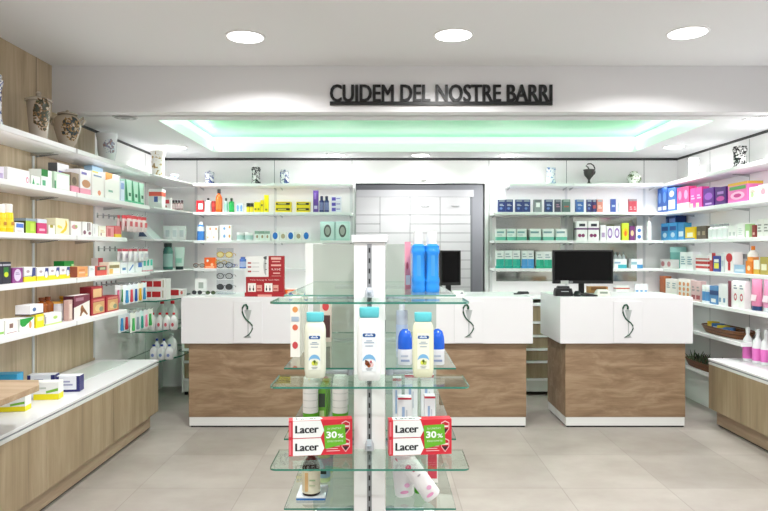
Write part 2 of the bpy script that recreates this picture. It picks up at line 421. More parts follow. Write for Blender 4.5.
# unseen fill lights added under the shelf fronts, tilted to the wall
for lv in (1, 2, 3, 4):
    z = LV[lv]-.036; k = {1: .8, 2: .55, 3: .55, 4: .55}[lv]
    for yc, ln in ((3.25, 1.8), (4.85, 1.2 if lv != 3 else .8)): area('shelf_fill', (LFX-.012, yc, z), .012, k*ln, (1,.99,.97), (0, R(35), 0), 'RECTANGLE', ln)
    area('shelf_fill', (RFX+.012, 4.6, z), .012, k*3.6, (1,1,1), (0, R(-35), 0), 'RECTANGLE', 3.8)
    area('shelf_fill', (-1.1, BFY+.012, z), 1.45, k*1.5, (1,1,1), (R(35), 0, 0), 'RECTANGLE', .012)
    if lv in (1, 4): area('shelf_fill', (1.9, BFY+.012, z), 1.55, k*1.6, (1,1,1), (R(35), 0, 0), 'RECTANGLE', .012)
# slotted uprights on the back wall
def upright(x, y, z0, z1, axis, label):
    m = MB()
    if axis == 'y': m.box(x-.012, y-.005, z0, x+.012, y, z1, 'd8dadb')
    else: m.box(min(x, x+axis*.005), y-.012, z0, max(x, x+axis*.005), y+.012, z1, 'd0d2d3')
    tag(m.build('shelf_upright', smooth=False), label, 'shelf upright', 'metal shelf uprights')
for px, nm in ((196, 'left end of the left back unit'), (275.5, 'middle of the left back unit'), (351, 'doorway end of the left back unit'),
               (491, 'doorway end of the right back unit'), (566, 'middle of the right back unit'), (644, 'right end of the right back unit')):
    upright((px-CX)*YB/F, YB-.0005, .3, 2.05, 'y', 'slim metal shelf upright at the %s' % nm)
for y, nm in ((4.20, 'between the two oak bays'), (5.08, 'where the oak panelling ends')):
    upright(XL+.0005, y, .56, 2.08, 1, 'slim metal shelf upright on the left wall %s' % nm)
# mirrors behind the right back shelves
for x0, x1, nm in ((1.14, 1.80, 'left'), (1.93, 2.58, 'right')):
    tag(MB().box(x0, YB-.0045, 1.08, x1, YB-.0012, 1.735, MIRROR).build('mirror_panel', smooth=False), 'grey mirror behind the shelves right of the doorway, %s pane' % nm, 'mirror')
# glass shelves in the left corner
CLV = {1: 2.055, 2: 1.773, 3: 1.495, 4: 1.218, 5: .962, 6: .697, 7: .437}
CN = {1: 'top', 2: 'second', 3: 'third', 4: 'fourth', 5: 'fifth', 6: 'sixth', 7: 'bottom'}
for k, z in CLV.items():
    poly = [(XL+.002, 5.6), (-1.99, 5.6), (-1.89, 6.36), (-1.89, 6.63), (XL+.002, 6.63)] if k < 5 else [(XL+.002, 5.6), (-1.97, 5.6), (-1.86, 5.95), (-1.86, 6.18), (-1.985, 6.24), (-1.985, 6.63), (XL+.002, 6.63)]
    m = MB().prism(poly, z-.012, z, SHELFM if k < 5 else GLASS, SHELFM if k < 5 else GLASS_EDGE)
    tag(m.build('corner_shelf', smooth=False), '%s corner shelf of the seven in the left corner, %s' % (CN[k], 'white' if k < 5 else 'glass'), 'shelf')

# low right wall shelves and plinth
s = MB().box(RFX, 5.0, .655, XR-.003, 6.6, .685, SHELFM); tag(s.build('low_wall_shelf', smooth=False, bevel=.002), 'short white low shelf on the right wall holding the long basket', 'shelf')
s = empty('low_plinth_unit', (2.9, 5.9, 0)); tag(s, 'low white plinth unit along the right wall behind the oak cabinet', 'cabinet')
MB().box(-.03, -.67, 0, .097, .75, .30, 'dde2de').build('front_panel', s, smooth=False); MB().box(-.10, -.67, .301, .097, .75, .33, SHELFM).build('top_board', s, smooth=False)

# ------------------------------------------------------------------ low cabinets
def low_cabinet(side):
    if side == 'left': xw, xf, sg, y0, y1, ztop, zw = XL+.004, -1.774, 1, 1.4, 5.10, .541, .138
    else: xw, xf, sg, y0, y1, ztop, zw = XR-.13, 2.584, -1, 1.4, 5.20, .534, .138
    t = empty('low_cabinet', ((xw+xf)/2, y1, 0)); ox, oy = (xw+xf)/2, y1
    tag(t, 'long low oak cabinet with white top along the %s wall' % side, 'cabinet')
    def B(x0, a, z0, x1, b, z1, m, name, bev=.002): return MB().box(x0-ox, a-oy, z0, x1-ox, b-oy, z1, m).build(name, t, smooth=False, bevel=bev)
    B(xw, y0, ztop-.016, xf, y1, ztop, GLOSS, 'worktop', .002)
    B(xw, y0, ztop-.026, xf-sg*.010, y1-.006, ztop-.0165, '8f949c', 'shadow_rail', 0)  # shade of the groove under the worktop, put into this strip's grey
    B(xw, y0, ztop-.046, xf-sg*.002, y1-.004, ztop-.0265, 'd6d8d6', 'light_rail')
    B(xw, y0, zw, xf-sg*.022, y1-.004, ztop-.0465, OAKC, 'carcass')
    B(xw, y0, .012, xf-sg*.064, y1-.012, zw-.0005, OAKD, 'plinth')
    B(xw, y0, 0, xf-sg*.075, y1-.02, .0115, 'b0b0b0' if 0 else '1a1a1a', 'base_strip', 0)  # near-black strip set back under the plinth
    y = y1-.004
    while y > 1.6:
        B(xf-sg*.0215, y-.836, zw, xf-sg*.003, y, ztop-.0465, OAKC, 'door', .0015); y -= .840
    return t
low_cabinet('left'); low_cabinet('right')
if True:
    # back infill behind the right cabinet so that its worktop reaches the wall
    pass
# oak raised top at the lower left
t = empty('raised_display_top', (-1.955, 2.8, .541)); tag(t, 'oak board top with cut corner raised over the left cabinet at frame edge', 'table')
poly = [(-.28, -.9), (.29, -.9), (.29, .33), (.22, .455), (-.28, .455)]
MB().prism(poly, .181, .209, wood('oak_board', 'x', (138,112,86), (168,142,114), (190,166,138))).build('board', t, smooth=False, bevel=.002)
MB().box(-.26, -.40, 0.0005, .19, -.37, .1805, OAKC).build('support_panel', t, smooth=False); MB().box(-.26, -.85, 0.0005, .19, -.82, .1805, OAKC).build('support_panel', t, smooth=False)

# ------------------------------------------------------------------ counters
def counter(x0, x1, xp, label):
    t = empty('service_counter', ((x0+x1)/2, 5.10, 0)); ox, oy = (x0+x1)/2, 5.10
    tag(t, label, 'counter', 'white and oak service counters')
    MB().box(x0-ox, 0, .665, x1-ox, .65, 1.031, GLOSS).build('upper_block', t, smooth=False, bevel=.003)
    MB().box(x0+.05-ox, .034, .08, x1-.045-ox, .60, .6645, OAKH).build('oak_base', t, smooth=False, bevel=.002)
    MB().box(x0+.055-ox, .036, .012, x1-.05-ox, .59, .0795, 'e0e2e0').build('plinth', t, smooth=False)
    MB().box(x0+.065-ox, .041, 0, x1-.055-ox, .58, .0115, '101010').build('floor_shadow_strip', t, smooth=False)  # black strip put in for the shadow line beneath the plinth
    p = MB().box(xp-.112-ox, -.007, .672, xp+.112-ox, -.0005, .998, GLOSS).build('logo_plaque', t, smooth=False, bevel=.001)
    cx = xp-ox+.002
    g = MB(); gm = mat('b2b8b8', .35, .3)
    g.prism([(cx-.028,.93),(cx+.028,.93),(cx+.020,.90),(cx+.007,.85),(cx+.004,.80),(cx+.003,.745),(cx+.020,.722),(cx+.026,.712),(cx-.026,.712),(cx-.020,.722),(cx-.003,.745),(cx-.004,.80),(cx-.007,.85),(cx-.020,.90)][::-1], -.0085, -.0072, gm, axis='y')
    g.build('goblet_emblem', p, smooth=False)
    pts = []
    ctl = [(-.006,.935),(-.004,.955),(-.014,.972),(-.032,.968),(-.044,.945),(-.044,.915),(-.034,.885),(-.020,.862),(-.004,.846),(.018,.830),(.034,.808),(.036,.785),(.024,.760),(.004,.735),(-.020,.722),(-.034,.716)]
    for a, b in ctl: pts.append((cx+a, -.0105, b))
    MB().tube(pts, .0045, mat('0f4a34', .35), radii=[.0085,.0075,.007,.0065,.0062,.006,.0058,.0055,.0053,.005,.0048,.0045,.004,.0034,.0026,.0014]).build('snake_emblem', p)
    return t
counter(-1.60, -.50, -1.075, 'left white service counter with oak base and snake goblet emblem')
counter(.12, 1.161, .655, 'middle white and oak service counter behind the glass display')
counter(1.375, 2.417, 1.905, 'right white and oak service counter under the large black monitor')

# back base units behind the counters
def back_unit(x0, x1, label):
    t = empty('back_base_unit', ((x0+x1)/2, 6.3, 0)); w = (x1-x0)/2
    tag(t, label, 'cabinet')
    MB().box(-w, -.05, .03, -w+.018, .35, .9, WHITE).build('side_panel', t, smooth=False); MB().box(w-.018, -.05, .03, w, .35, .9, WHITE).build('side_panel', t, smooth=False)
    MB().box(-w+.0185, .33, .03, w-.0185, .352, .9, OAKC).build('back_panel', t, smooth=False)
    zs = (.16, .33, .45, .58, .71, .88)
    for a, b in zip(zs[:-1], zs[1:]): MB().box(-w+.0185, -.025, a+.004, w-.0185, -.007, b-.024, OAKC).build('drawer', t, smooth=False)
    for z in zs: MB().box(-w+.0185, -.04, z-.02, w-.0185, .3295, z, SHELFM).build('shelf', t, smooth=False)
    MB().box(-w+.0185, -.03, .035, w-.0185, -.012, .139, 'dfe3df').build('plinth', t, smooth=False)
    for a in (-w+.03, w-.03):
        MB().lathe([(.018,0),(.018,.03)], BLACK, a, 0, 12).build('foot', t)
back_unit(-1.955, -.36, 'white and oak open shelf unit low behind the left counter')
back_unit(1.07, 2.6, 'white and oak open shelf unit low behind the right counter')

# drawer cabinet in the store room
YD = 7.9; sd = YD/F
def dx(px): return (px-CX)*sd
def dz(py): return H+(CY-py)*sd
t = empty('drawer_cabinet', (.4, YD, 0)); tag(t, 'white wall of drawers and cupboards seen through the store room doorway', 'cabinet')
def DF(p0, q0, p1, q1, name, h=False):
    o = MB().box(dx(p0)+.003-.4, -.018, dz(q1)+.003, dx(p1)-.003-.4, 0, dz(q0)-.003, 'e9eaea').build(name, t, smooth=False)
    if h:
        c = (dx(p0)+dx(p1))/2-.4; zz = (dz(q0)+dz(q1))/2
        MB().tube([(c-.05,-.018,zz),(c-.04,-.035,zz-.004),(c,-.04,zz-.006),(c+.04,-.035,zz-.004),(c+.05,-.018,zz)], .004, CHROME).build('handle', o)
MB().box(dx(330)-.4, .001, 0, dx(472.5)-.4, .28, dz(190), '8f9295', side='e4e5e6', top='e4e5e6').build('carcass', t, smooth=False)
MB().box(dx(330)-.4, -.02, dz(197), dx(473.5)-.4, 0, dz(190), 'dfe0e2').build('cornice', t, smooth=False)
for i, p in enumerate((350, 380, 410, 440)): DF(p, 197, p+30, 215, 'cupboard_door', h=i > 1)
for q in (215, 224): DF(350, q, 380, q+9, 'drawer')
DF(380, 215, 410, 233, 'drawer')
DF(335, 233, 410, 320, 'tall_door')
q = 215
while q < 330:
    DF(410, q, 440, q+9, 'drawer'); DF(440, q, 470.5, q+9, 'drawer'); q += 9
# small sensor above the doorway
tag(MB().loft([(.05,.03,0),(.06,.035,.03),(.06,.035,.07),(.04,.03,.10)], 'e4e4e4').build('motion_sensor', loc=((423-CX)*YB/F, YB-.0185, 2.12)), 'small white sensor on the wall above the doorway', 'sensor')
# ------------------------------------------------------------------ packaging builders: fn(w, d, h) -> root object at origin facing -Y
def carton(base, *deco, top=None, side=None, nm='carton'):
    def f(w, d, h):
        m = MB(); hw, hd = w/2, d/2
        m.box(-hw, -hd, 0, hw, hd, h, base, side=side, top=top)
        e = .0005
        for q in deco:
            k = q[0]; y = -hd-e
            if k == 'band':                                  # wraps front and both sides
                z0, z1 = q[1]*h+.0004, q[2]*h-.0004
                m.rect(-hw, z0, hw, z1, y, q[3])
                m.face([(-hw-e,hd,z0),(-hw-e,-hd,z0),(-hw-e,-hd,z1),(-hw-e,hd,z1)], q[3]); m.face([(hw+e,-hd,z0),(hw+e,hd,z0),(hw+e,hd,z1),(hw+e,-hd,z1)], q[3])
            elif k == 'rect': m.rect((q[1]-.5)*w, q[2]*h, (q[3]-.5)*w, q[4]*h, y, q[5])
            elif k == 'ell': m.ell((q[1]-.5)*w, q[2]*h, q[3]*w, q[4]*h, y, q[5])
            elif k == 'poly': m.face([((a-.5)*w, y, b*h) for a, b in q[1]], q[2])
            elif k == 'lines':                               # small print as fine bars
                _, u0, v0, u1, v1, n, c = q
                for j in range(n):
                    z0 = v0+(v1-v0)*j/n; m.rect((u0-.5)*w, z0*h, (u0+(u1-u0)*(1-.25*(j % 2))-.5)*w, (z0+(v1-v0)/n*.5)*h, y, c)
            e += .00025
        return m.build(nm, smooth=False)
    return f
def bottle(body, cap, label=None, neck=.32, capw=.36, caph=.14, sh=.72, flat=1.0, nm='bottle', labm=None, lab=(.12, .6), mark=None, trans=0):
    def f(w, d, h):
        r = w/2; bm = mat(body, .25, 0, trans) if isinstance(body, str) else body
        hc = h*(1-caph)
        p = [(r*.86, 0), (r, h*.02), (r, h*sh*.96), (r*.93, h*sh), (r*(.5+neck*.5), h*(sh+(1-caph-sh)*.55)), (r*neck, h*(sh+(1-caph-sh)*.8)), (r*neck, hc)]
        o = MB().lathe(p, bm, seg=20, sy=flat).build(nm)
        c = MB().lathe([(r*capw*2*.5, hc-h*.005), (r*capw, hc), (r*capw, h*.985), (r*capw*.85, h)], cap, seg=18, sy=flat).build('cap', o)
        if label:
            l = MB().lathe([(r*1.012, h*lab[0]), (r*1.012, h*lab[1])], label, seg=20, sy=flat)
            if mark: l.rect(-r*.45, h*(lab[0]+.1), r*.45, h*(lab[0]+.22), -r*flat*1.03, mark)
            l.build('label', o)
        return o
    return f
def jar(body, lid, label=None, lh=.25, nm='jar'):
    def f(w, d, h):
        r = w/2
        o = MB().lathe([(r*.9,0),(r,h*.05),(r,h*(1-lh)-.001),(r*.9,h*(1-lh))], mat(body,.25), seg=20).build(nm)
        MB().lathe([(r*1.02,h*(1-lh)),(r*1.02,h*.97),(r*.95,h)], lid, seg=20).build('lid', o)
        if label: MB().lathe([(r*1.012,h*.12),(r*1.012,h*(1-lh)*.85)], label, seg=20).build('label', o)
        return o
    return f
def tube_up(body, cap, mark=None, nm='cream_tube'):
    def f(w, d, h):
        m = MB().loft([(w*.7,d*.7,h*.14),(w*.8,d*.75,h*.18),(w*.92,d*.5,h*.6),(w,d*.06,h*.97),(w,d*.05,h)], body, e=2.3, seg=20)
        if mark: m.face([(-w*.28,-d*.40,h*.3),(w*.28,-d*.40,h*.3),(w*.28,-d*.3,h*.5),(-w*.28,-d*.3,h*.5)], mark)
        o = m.build(nm)
        MB().loft([(w*.72,d*.72,0),(w*.72,d*.72,h*.14)], cap, e=2, seg=20).build('cap', o)
        return o
    return f
def spray(body, cap, label, nm='spray_bottle'):
    def f(w, d, h):
        o = MB().loft([(w*.92,d*.92,0),(w,d,h*.03),(w,d,h*.5),(w*.8,d*.85,h*.66),(w*.3,d*.4,h*.78),(w*.3,d*.4,h*.82)], body, e=2.6).build(nm)
        MB().loft([(w*.36,d*.5,h*.82),(w*.36,d*.5,h*.9),(w*.42,d*.62,h*.91),(w*.38,d*.5,h)], cap, e=2.6, seg=20).build('cap', o)
        MB().loft([(w*1.02,d*1.02,h*.08),(w*1.02,d*1.02,h*.44)], label, e=2.6).build('label', o)
        return o
    return f
def jug(body, cap, mark=None, trans=0, nm='jug'):
    def f(w, d, h):
        o = MB().loft([(w*.94,d*.94,0),(w,d,h*.03),(w,d,h*.52),(w*.82,d*.82,h*.68),(w*.42,d*.42,h*.80),(w*.30,d*.30,h*.84),(w*.30,d*.30,h*.88)], mat(body,.3,0,trans), e=3).build(nm)
        MB().lathe([(w*.19,h*.88),(w*.19,h*.99),(w*.16,h)], cap, seg=16).build('cap', o)
        if mark:
            l = MB(); l.ell(0, h*.30, w*.20, h*.11, -d*.5-.001, mark); l.build('label', o)
        return o
    return f
def pouch(main, top, patch, nm='hanging_pouch'):
    def f(w, d, h):
        o = MB().loft([(w,d*.1,0),(w*.96,d*.9,h*.2),(w*.96,d,h*.5),(w,d*.12,h*.8)], main, e=2.4, seg=20).build(nm)
        MB().box(-w*.5,-.0012,h*.8,w*.5,.0012,h,top).build('header_card', o, smooth=False)
        MB().rect(-w*.3,h*.3,w*.3,h*.62,-d*.5-.001,patch).build('printed_patch', o, smooth=False)
        return o
    return f
def blister(card, item, nm='blister_pack'):
    def f(w, d, h):
        o = MB().box(-w/2,-.0008,0,w/2,.0008,h,card).build(nm, smooth=False)
        MB().loft([(w*.4,d*.5,h*.08),(w*.5,d*.8,h*.15),(w*.3,d*.7,h*.5),(w*.35,d*.4,h*.72)], item, e=2.2, seg=14).xf(Matrix.Translation((0,-d*.35,0))).build('product', o)
        return o
    return f

# ------------------------------------------------------------------ placing
def wy(wall, px, off=0):
    """pixel column -> distance along the shelf"""
    if wall == 'L': return (2.035+off)*F/(CX-px)
    if wall == 'R': return (2.775+off)*F/(px-CX)
    return (px-CX)*(BFY+.05+off)/F
WN = {'L': "left wall", 'R': "right wall", 'BL': "left back unit", 'BR': "right back unit", 'C': "corner"}
LN = {1: 'top shelf', 2: 'second shelf', 3: 'third shelf', 4: 'fourth shelf', 5: 'fifth shelf', 6: 'sixth shelf', 7: 'bottom shelf'}
ORD = ['leftmost', 'second', 'third', 'fourth', 'fifth', 'sixth', 'seventh', 'eighth']
NUM = ['', 'one', 'two', 'three', 'four', 'five', 'six', 'seven', 'eight', 'nine', 'ten']
def plural(n):
    return n+'es' if n.endswith('x') else (n[:-1]+'ies' if n.endswith('y') else n+'s')
def ordw(i, n):
    if n == 2: return ('left', 'right')[i]
    if i == 0: return 'leftmost'
    if i == n-1: return 'rightmost'
    if n == 3: return 'middle'
    return ORD[i] + '-from-left'
def run(wall, lv, px0, px1, ytop, n, adj, noun, rest, fn, dep=None, off=0, gap=.95, zadd=0, where=None, rj=0):
    a, b = wy(wall, px0, off), wy(wall, px1, off)
    if wall == 'C':
        Yc = 5.72+off; a, b = (px0-CX)*Yc/F, (px1-CX)*Yc/F
    tot = abs(b-a); w = tot/n*gap
    z = {'C': CLV}.get(wall, LV)[lv] + .0006 + zadd
    if wall in 'LR': Ym = (a+b)/2
    elif wall == 'C': Ym = Yc
    else: Ym = BFY+.05+off
    h = H+(CY-ytop)*Ym/F - z
    if h < .02: print('LOW', adj, noun, h); h = .03
    d = dep if dep else max(.03, min(.12, w*.62))
    if wall in ('BL', 'BR') and d/2+off > .19: d = .2
    proto = fn(w, d, h)
    kind = plural(noun) if n > 1 else noun
    place = where or ('%s %s' % (WN[wall], LN[lv]))
    for i in range(n):
        o = proto if i == 0 else dup(proto)
        u = a + (b-a)*(i+.5)/n
        jr = R(random.uniform(-rj, rj))
        if wall == 'L': o.location = (-(2.035+off)-d/2, u, z); o.rotation_euler = (0,0,R(90)+jr)
        elif wall == 'R': o.location = (2.775+off+d/2, u, z); o.rotation_euler = (0,0,R(-90)+jr)
        elif wall == 'C': o.location = (u, Yc+d/2, z); o.rotation_euler = (0,0,jr)
        else: o.location = (u, BFY+.05+off+d/2, z); o.rotation_euler = (0,0,jr)
        if n == 1: lab = '%s %s %s, %s' % (adj, noun, rest, place)
        else: lab = '%s of %s %s %s %s, %s' % (ordw(i, n), NUM[n], adj, kind, rest, place)
        lab = ' '.join(lab.split()).replace(' ,', ',')
        cat = noun.split()[-1]
        tag(o, lab, {'tube': 'tube'}.get(cat, cat), ('%s %s %s %s' % (adj, kind, rest, place)).replace('  ', ' ') if n > 1 else None)
    run.top = zadd+h+.0006
    return proto
W = 'f3f3f3'
def pot(name, px, y, wall, prof, m, label, x=None, knob=None, handles=None, lidm=None, zb=2.0555, body=None):
    """pharmacy jar: prof in metres"""
    if wall == 'L': loc = (x, y, zb)
    else: loc = ((px-CX)*y/F, y, zb)
    t = MB().lathe(prof, m, seg=32).build(name, loc=loc)
    top = prof[-1][1]
    if knob: MB().lathe([(a, top+.0008+b) for a, b in knob], lidm or m, seg=28).build('lid', t)
    if handles:
        for s in (-1, 1):
            MB().tube([(s*a, 0, b) for a, b in handles], .008, m).build('handle', t)
    return tag(t, label, 'jar')

BLUEW = painted('blue_white_glaze', (236,238,240), (58,80,150), (40,58,120), 34, .50)
CREAMW = painted('cream_glaze_with_crest', (196,186,172), (160,116,62), (70,74,60), 38, .40, spot=(.052,-.046,.16,.075,.55))
CREAM2 = painted('cream_glaze_with_leaf_crest', (190,178,160), (170,124,40), (60,72,74), 36, .40, spot=(.06,-.06,.14,.085,.75))
PALEB = painted('white_glaze_pale_blue', (238,240,244), (150,168,205), (180,150,150), 30, .44, spot=(.04,-.05,.13,.06,.8))
PALEY = painted('white_glaze_yellow_brown', (240,238,232), (208,184,130), (150,120,80), 22, .56)
BW = painted('black_white_glaze', (232,232,232), (44,44,48), (26,26,30), 38, .47)
PALEW = painted('white_glaze_faint', (242,242,242), (214,216,222), (200,202,208), 20, .55)
GREENW = painted('green_white_glaze', (230,234,226), (120,150,96), (60,70,50), 30, .55)
def albarello(h, r): return [(r*.86,0),(r*.95,h*.03),(r,h*.08),(r*.86,h*.2),(r*.84,h*.7),(r*.98,h*.85),(r,h*.9),(r*.8,h*.94),(r*.9,h*.97),(r*.88,h)]
pot('pharmacy_jar', 2, 3.50, 'L', albarello(.29, .062), BLUEW, 'blue and white ceramic pharmacy jar cut by the left edge', x=-2.125)
pot('lidded_urn', 0, 3.95, 'L', [(.042,0),(.048,.01),(.052,.06),(.064,.20),(.067,.235),(.063,.245)], CREAMW, 'tall cream lidded urn with painted brown crest on the left top shelf', x=-2.105,
    knob=[(.077,0),(.077,.010),(.052,.022),(.016,.032),(.010,.040),(.017,.050),(.011,.060),(.002,.064)])
pot('painted_urn', 0, 4.33, 'L', [(.030,0),(.034,.008),(.058,.07),(.082,.15),(.086,.185),(.078,.215),(.060,.235),(.045,.242)], CREAM2, 'bulbous cream urn with yellow leaf crest on the left top shelf', x=-2.115,
    knob=[(.062,0),(.062,.008),(.04,.016),(.012,.022),(.01,.03),(.002,.034)], handles=[(.082,.205),(.105,.225),(.112,.205),(.098,.175)])
pot('pharmacy_jar', 0, 4.97, 'L', [(.05,0),(.06,.012),(.056,.03),(.068,.1),(.07,.18),(.078,.215),(.08,.228),(.072,.235)], PALEB, 'white jar with faint blue painting, fourth on the left top shelf', x=-2.125)
pot('pharmacy_jar', 158, 5.82, 'C', [(.05,0),(.056,.01),(.05,.03),(.056,.12),(.054,.18),(.064,.21),(.066,.222),(.05,.23)], PALEY, 'white jar with yellow brown painting on the corner top shelf')
pot('small_bowl', 174.5, 6.12, 'C', [(.02,0),(.026,.006),(.02,.012),(.04,.04),(.042,.052),(.038,.054)], BLUEW, 'tiny blue and white bowl at the corner top shelf end')
pot('pharmacy_jar', 209.5, 6.50, 'B', [(.036,0),(.046,.006),(.046,.03),(.04,.035),(.046,.09),(.05,.105),(.045,.112)], BLUEW, 'small blue and white lidded jar, leftmost on the back wall top shelf', knob=[(.048,0),(.04,.012),(.008,.02),(.008,.028),(.002,.032)])
pot('pharmacy_jar', 256, 6.50, 'B', albarello(.172, .048), BW, 'black and white patterned jar, second on the back wall top shelf')
pot('pharmacy_jar', 284.5, 6.50, 'B', [(.04,0),(.045,.01),(.045,.12),(.03,.128)], BLUEW, 'blue and white cylindrical jar with knob lid on back wall top shelf', knob=[(.046,0),(.036,.014),(.008,.018),(.008,.026),(.002,.03)])
pot('pharmacy_jar', 334.5, 6.50, 'B', albarello(.20, .048), PALEW, 'plain white waisted jar on back wall top shelf left of doorway')
pot('pharmacy_jar', 514, 6.50, 'B', albarello(.205, .046), PALEW, 'plain white waisted jar on back wall top shelf right of doorway')
pot('pharmacy_jar', 551, 6.50, 'B', albarello(.17, .05), painted('pale_blue_banded', (234,238,244), (130,160,205), (90,120,180), 24, .55), 'white and pale blue jar left of the dark metal urn')
t = MB().lathe([(.028,0),(.03,.008),(.012,.02),(.01,.045),(.02,.06),(.045,.09),(.052,.12),(.05,.135),(.056,.142),(.056,.148),(.045,.150)], mat('4c4a48', .45, .5), seg=28).build('metal_urn', loc=((589-CX)*6.5/F, 6.5, 2.0555))
MB().tube([(.0,0,.15),(-.012,0,.175),(-.030,0,.185),(-.012,0,.205),(.020,0,.208),(.045,0,.19),(.058,0,.16),(.06,0,.125),(.05,0,.10)], .0065, mat('4c4a48', .45, .5)).build('snake_handle', t)
tag(t, 'dark metal goblet urn with snake handle on the back wall top shelf', 'urn')
pot('pharmacy_jar', 634, 6.50, 'B', [(.045,0),(.05,.01),(.07,.05),(.068,.08),(.045,.105),(.035,.118)], GREENW, 'squat green and white jar, rightmost on the back wall top shelf', knob=[(.04,0),(.03,.01),(.006,.014),(.002,.02)])
pot('pharmacy_jar', 0, 5.98, 'L', albarello(.19, .052), painted('grey_letter_glaze', (240,240,240), (150,150,156), (110,110,116), 30, .58), 'white jar with grey lettering marks on the right wall top shelf', x=2.845)
pot('pharmacy_jar', 0, 5.22, 'L', albarello(.175, .056), BW, 'black and white patterned jar on the right wall top shelf', x=2.85)

# ---- back wall, left unit
r = run
r('BL',2,196,203.5,200.5,1,'red and white','carton','',carton('d22a35',('rect',.3,.25,.9,.75,W)))
r('BL',2,204.5,211,198,1,'white','bottle','with black cap',bottle('eeeeee','222222','dedede'))
r('BL',2,211.5,214.8,201,1,'small dark red','carton','beside an orange bottle',carton('a82426',('band',.5,.8,'c84a44')))
r('BL',2,215,222,189,1,'tall orange','bottle','with black cap',bottle('e4601c','1c1c1c','ec7a3a',sh=.62,neck=.4,capw=.5,caph=.18))
r('BL',2,223.5,228,198,1,'clear grey','bottle','with dark cap',bottle('bcd0cc','30383c','9cc8c0',caph=.2,capw=.5))
r('BL',2,228.5,234,198,1,'green','bottle','with dark cap',bottle('1a9a48','16351f','2cb45c',caph=.2,capw=.5))
r('BL',2,236,243,203,2,'white and pale blue','carton','',carton('e8edf4',('ell',.5,.5,.35,.3,'7ba6dc'),('rect',.2,.1,.8,.25,'7ba6dc')))
r('BL',2,246,253.5,203,2,'yellow and black','jar','',jar('e8d21e','1d1a10','f0dc28',lh=.4))
r('BL',2,254,260,202,2,'short yellow','carton','',carton('f2df12',('rect',.2,.2,.8,.4,'8a8420')))
r('BL',2,260.3,263.5,200,1,'medium yellow','carton','',carton('f0dc14',('rect',.2,.5,.8,.65,'6a6420')))
r('BL',2,264,268.5,195,1,'tall yellow','carton','',carton('f4e410',('rect',.25,.1,.75,.2,'8a8420')))
for zi, nm in ((0, 'lower'), (.055, 'upper')):
    yt = 207.0 if zi == 0 else 201.7
    r('BL',2,275,291,yt,1,nm+' yellow and black','carton','of the left pair',carton('efd71a',('rect',.05,.35,.95,.8,'2a2616'),('rect',.15,.5,.7,.66,'f0e070')),zadd=zi)
    r('BL',2,296,310,yt,1,nm+' yellow and black','carton','of the right pair',carton('efd71a',('rect',.05,.35,.95,.8,'2a2616'),('rect',.15,.5,.7,.66,'f0e070')),zadd=zi)
r('BL',2,313,318.5,190.5,1,'tall purple','carton','',carton('5e3d94',('rect',.2,.15,.8,.3,'c8bce0'),('rect',.2,.6,.6,.9,'8a6ac0')))
r('BL',2,319,329,196,2,'navy','bottle','with navy cap',bottle('343a72','20254e','7078a8',capw=.6,caph=.25,neck=.5))
for zi, yt, nm in ((0,207.0,'bottom'), (.053,202,'middle'), (.105,196.5,'topmost')):
    r('BL',2,331,341.5,yt,1,nm+' violet and white','carton','of the stack',carton('e4e2f2',('rect',.05,.2,.45,.85,'5a4ab0'),('rect',.5,.5,.9,.7,'8a80c8')),zadd=zi)
r('BL',3,196.5,204,222,1,'blue and white','bottle','with white cap',bottle('3f7ecb','f2f2f2','e6ecf4',lab=(.5,.75),capw=.6,neck=.6))
r('BL',3,206,218,226,2,'white','carton','with orange flower',carton('f0eeea',('ell',.7,.8,.14,.1,'d88a4a'),('ell',.3,.2,.12,.08,'d8a46a')))
r('BL',3,219.5,231.5,232,1,'lower white and blue','carton','beside orange-flower cartons',carton('f0f0ee',('ell',.4,.5,.1,.2,'6a9ad0'),('ell',.85,.5,.08,.2,'cf9a60')),dep=.07)
r('BL',3,219.5,231.5,225,1,'upper white and blue','carton','beside orange-flower cartons',carton('f2f2f0',('ell',.4,.5,.1,.2,'6a9ad0'),('ell',.85,.7,.08,.2,'cf9a60')),dep=.07,zadd=run.top)
r('BL',3,236,253,232.5,2,'white and teal','jar','',jar('e8eeee','f2f2f2','a8c8c4'))
r('BL',3,254.5,270,231,3,'grey green','carton','with brown mark',carton('d9e2dc',('rect',0,.7,1,1,'86a394'),('ell',.5,.4,.2,.18,'9a8468')))
r('BL',3,272,279,232,1,'blue and white','carton','nearest the pale green cartons',carton('f0f0f0',('ell',.45,.55,.38,.42,'2a70c4')))
r('BL',3,280,286,232,1,'beige and white','carton','between two blue ones',carton('ecebe7',('ell',.5,.5,.36,.3,'b0a488')))
r('BL',3,287.5,294.5,232,1,'blue-circle','carton','in the middle',carton('f0f0f0',('ell',.45,.55,.38,.42,'2a70c4')))
r('BL',3,295.5,301.5,232,1,'tan and white','carton','between blue cartons',carton('ecebe7',('ell',.5,.5,.36,.3,'a89a80')))
r('BL',3,303,310,232,1,'rightmost blue-circle','carton','',carton('f0f0f0',('ell',.45,.55,.38,.42,'2a70c4')))
r('BL',3,320,350,221.5,2,'pale teal','carton','with dark round window',carton('b6d8d4',('rect',.06,.1,.94,.9,'c8e2de'),('ell',.5,.5,.26,.34,'5a5c5c'),('ell',.5,.5,.17,.22,'a8aca8')))
r('BL',4,204,215.5,257.5,1,'orange','carton','with white dots',carton('e8662a',('ell',.3,.7,.1,.12,W),('ell',.7,.35,.12,.14,'f6c4a0'),('rect',.1,.05,.9,.2,'f4b08a')))
r('BL',4,239,246,257,1,'cobalt blue','bottle','with blue cap',bottle('4f6fc0','3a58ac','a8b4dc',capw=.7,neck=.7,sh=.8))
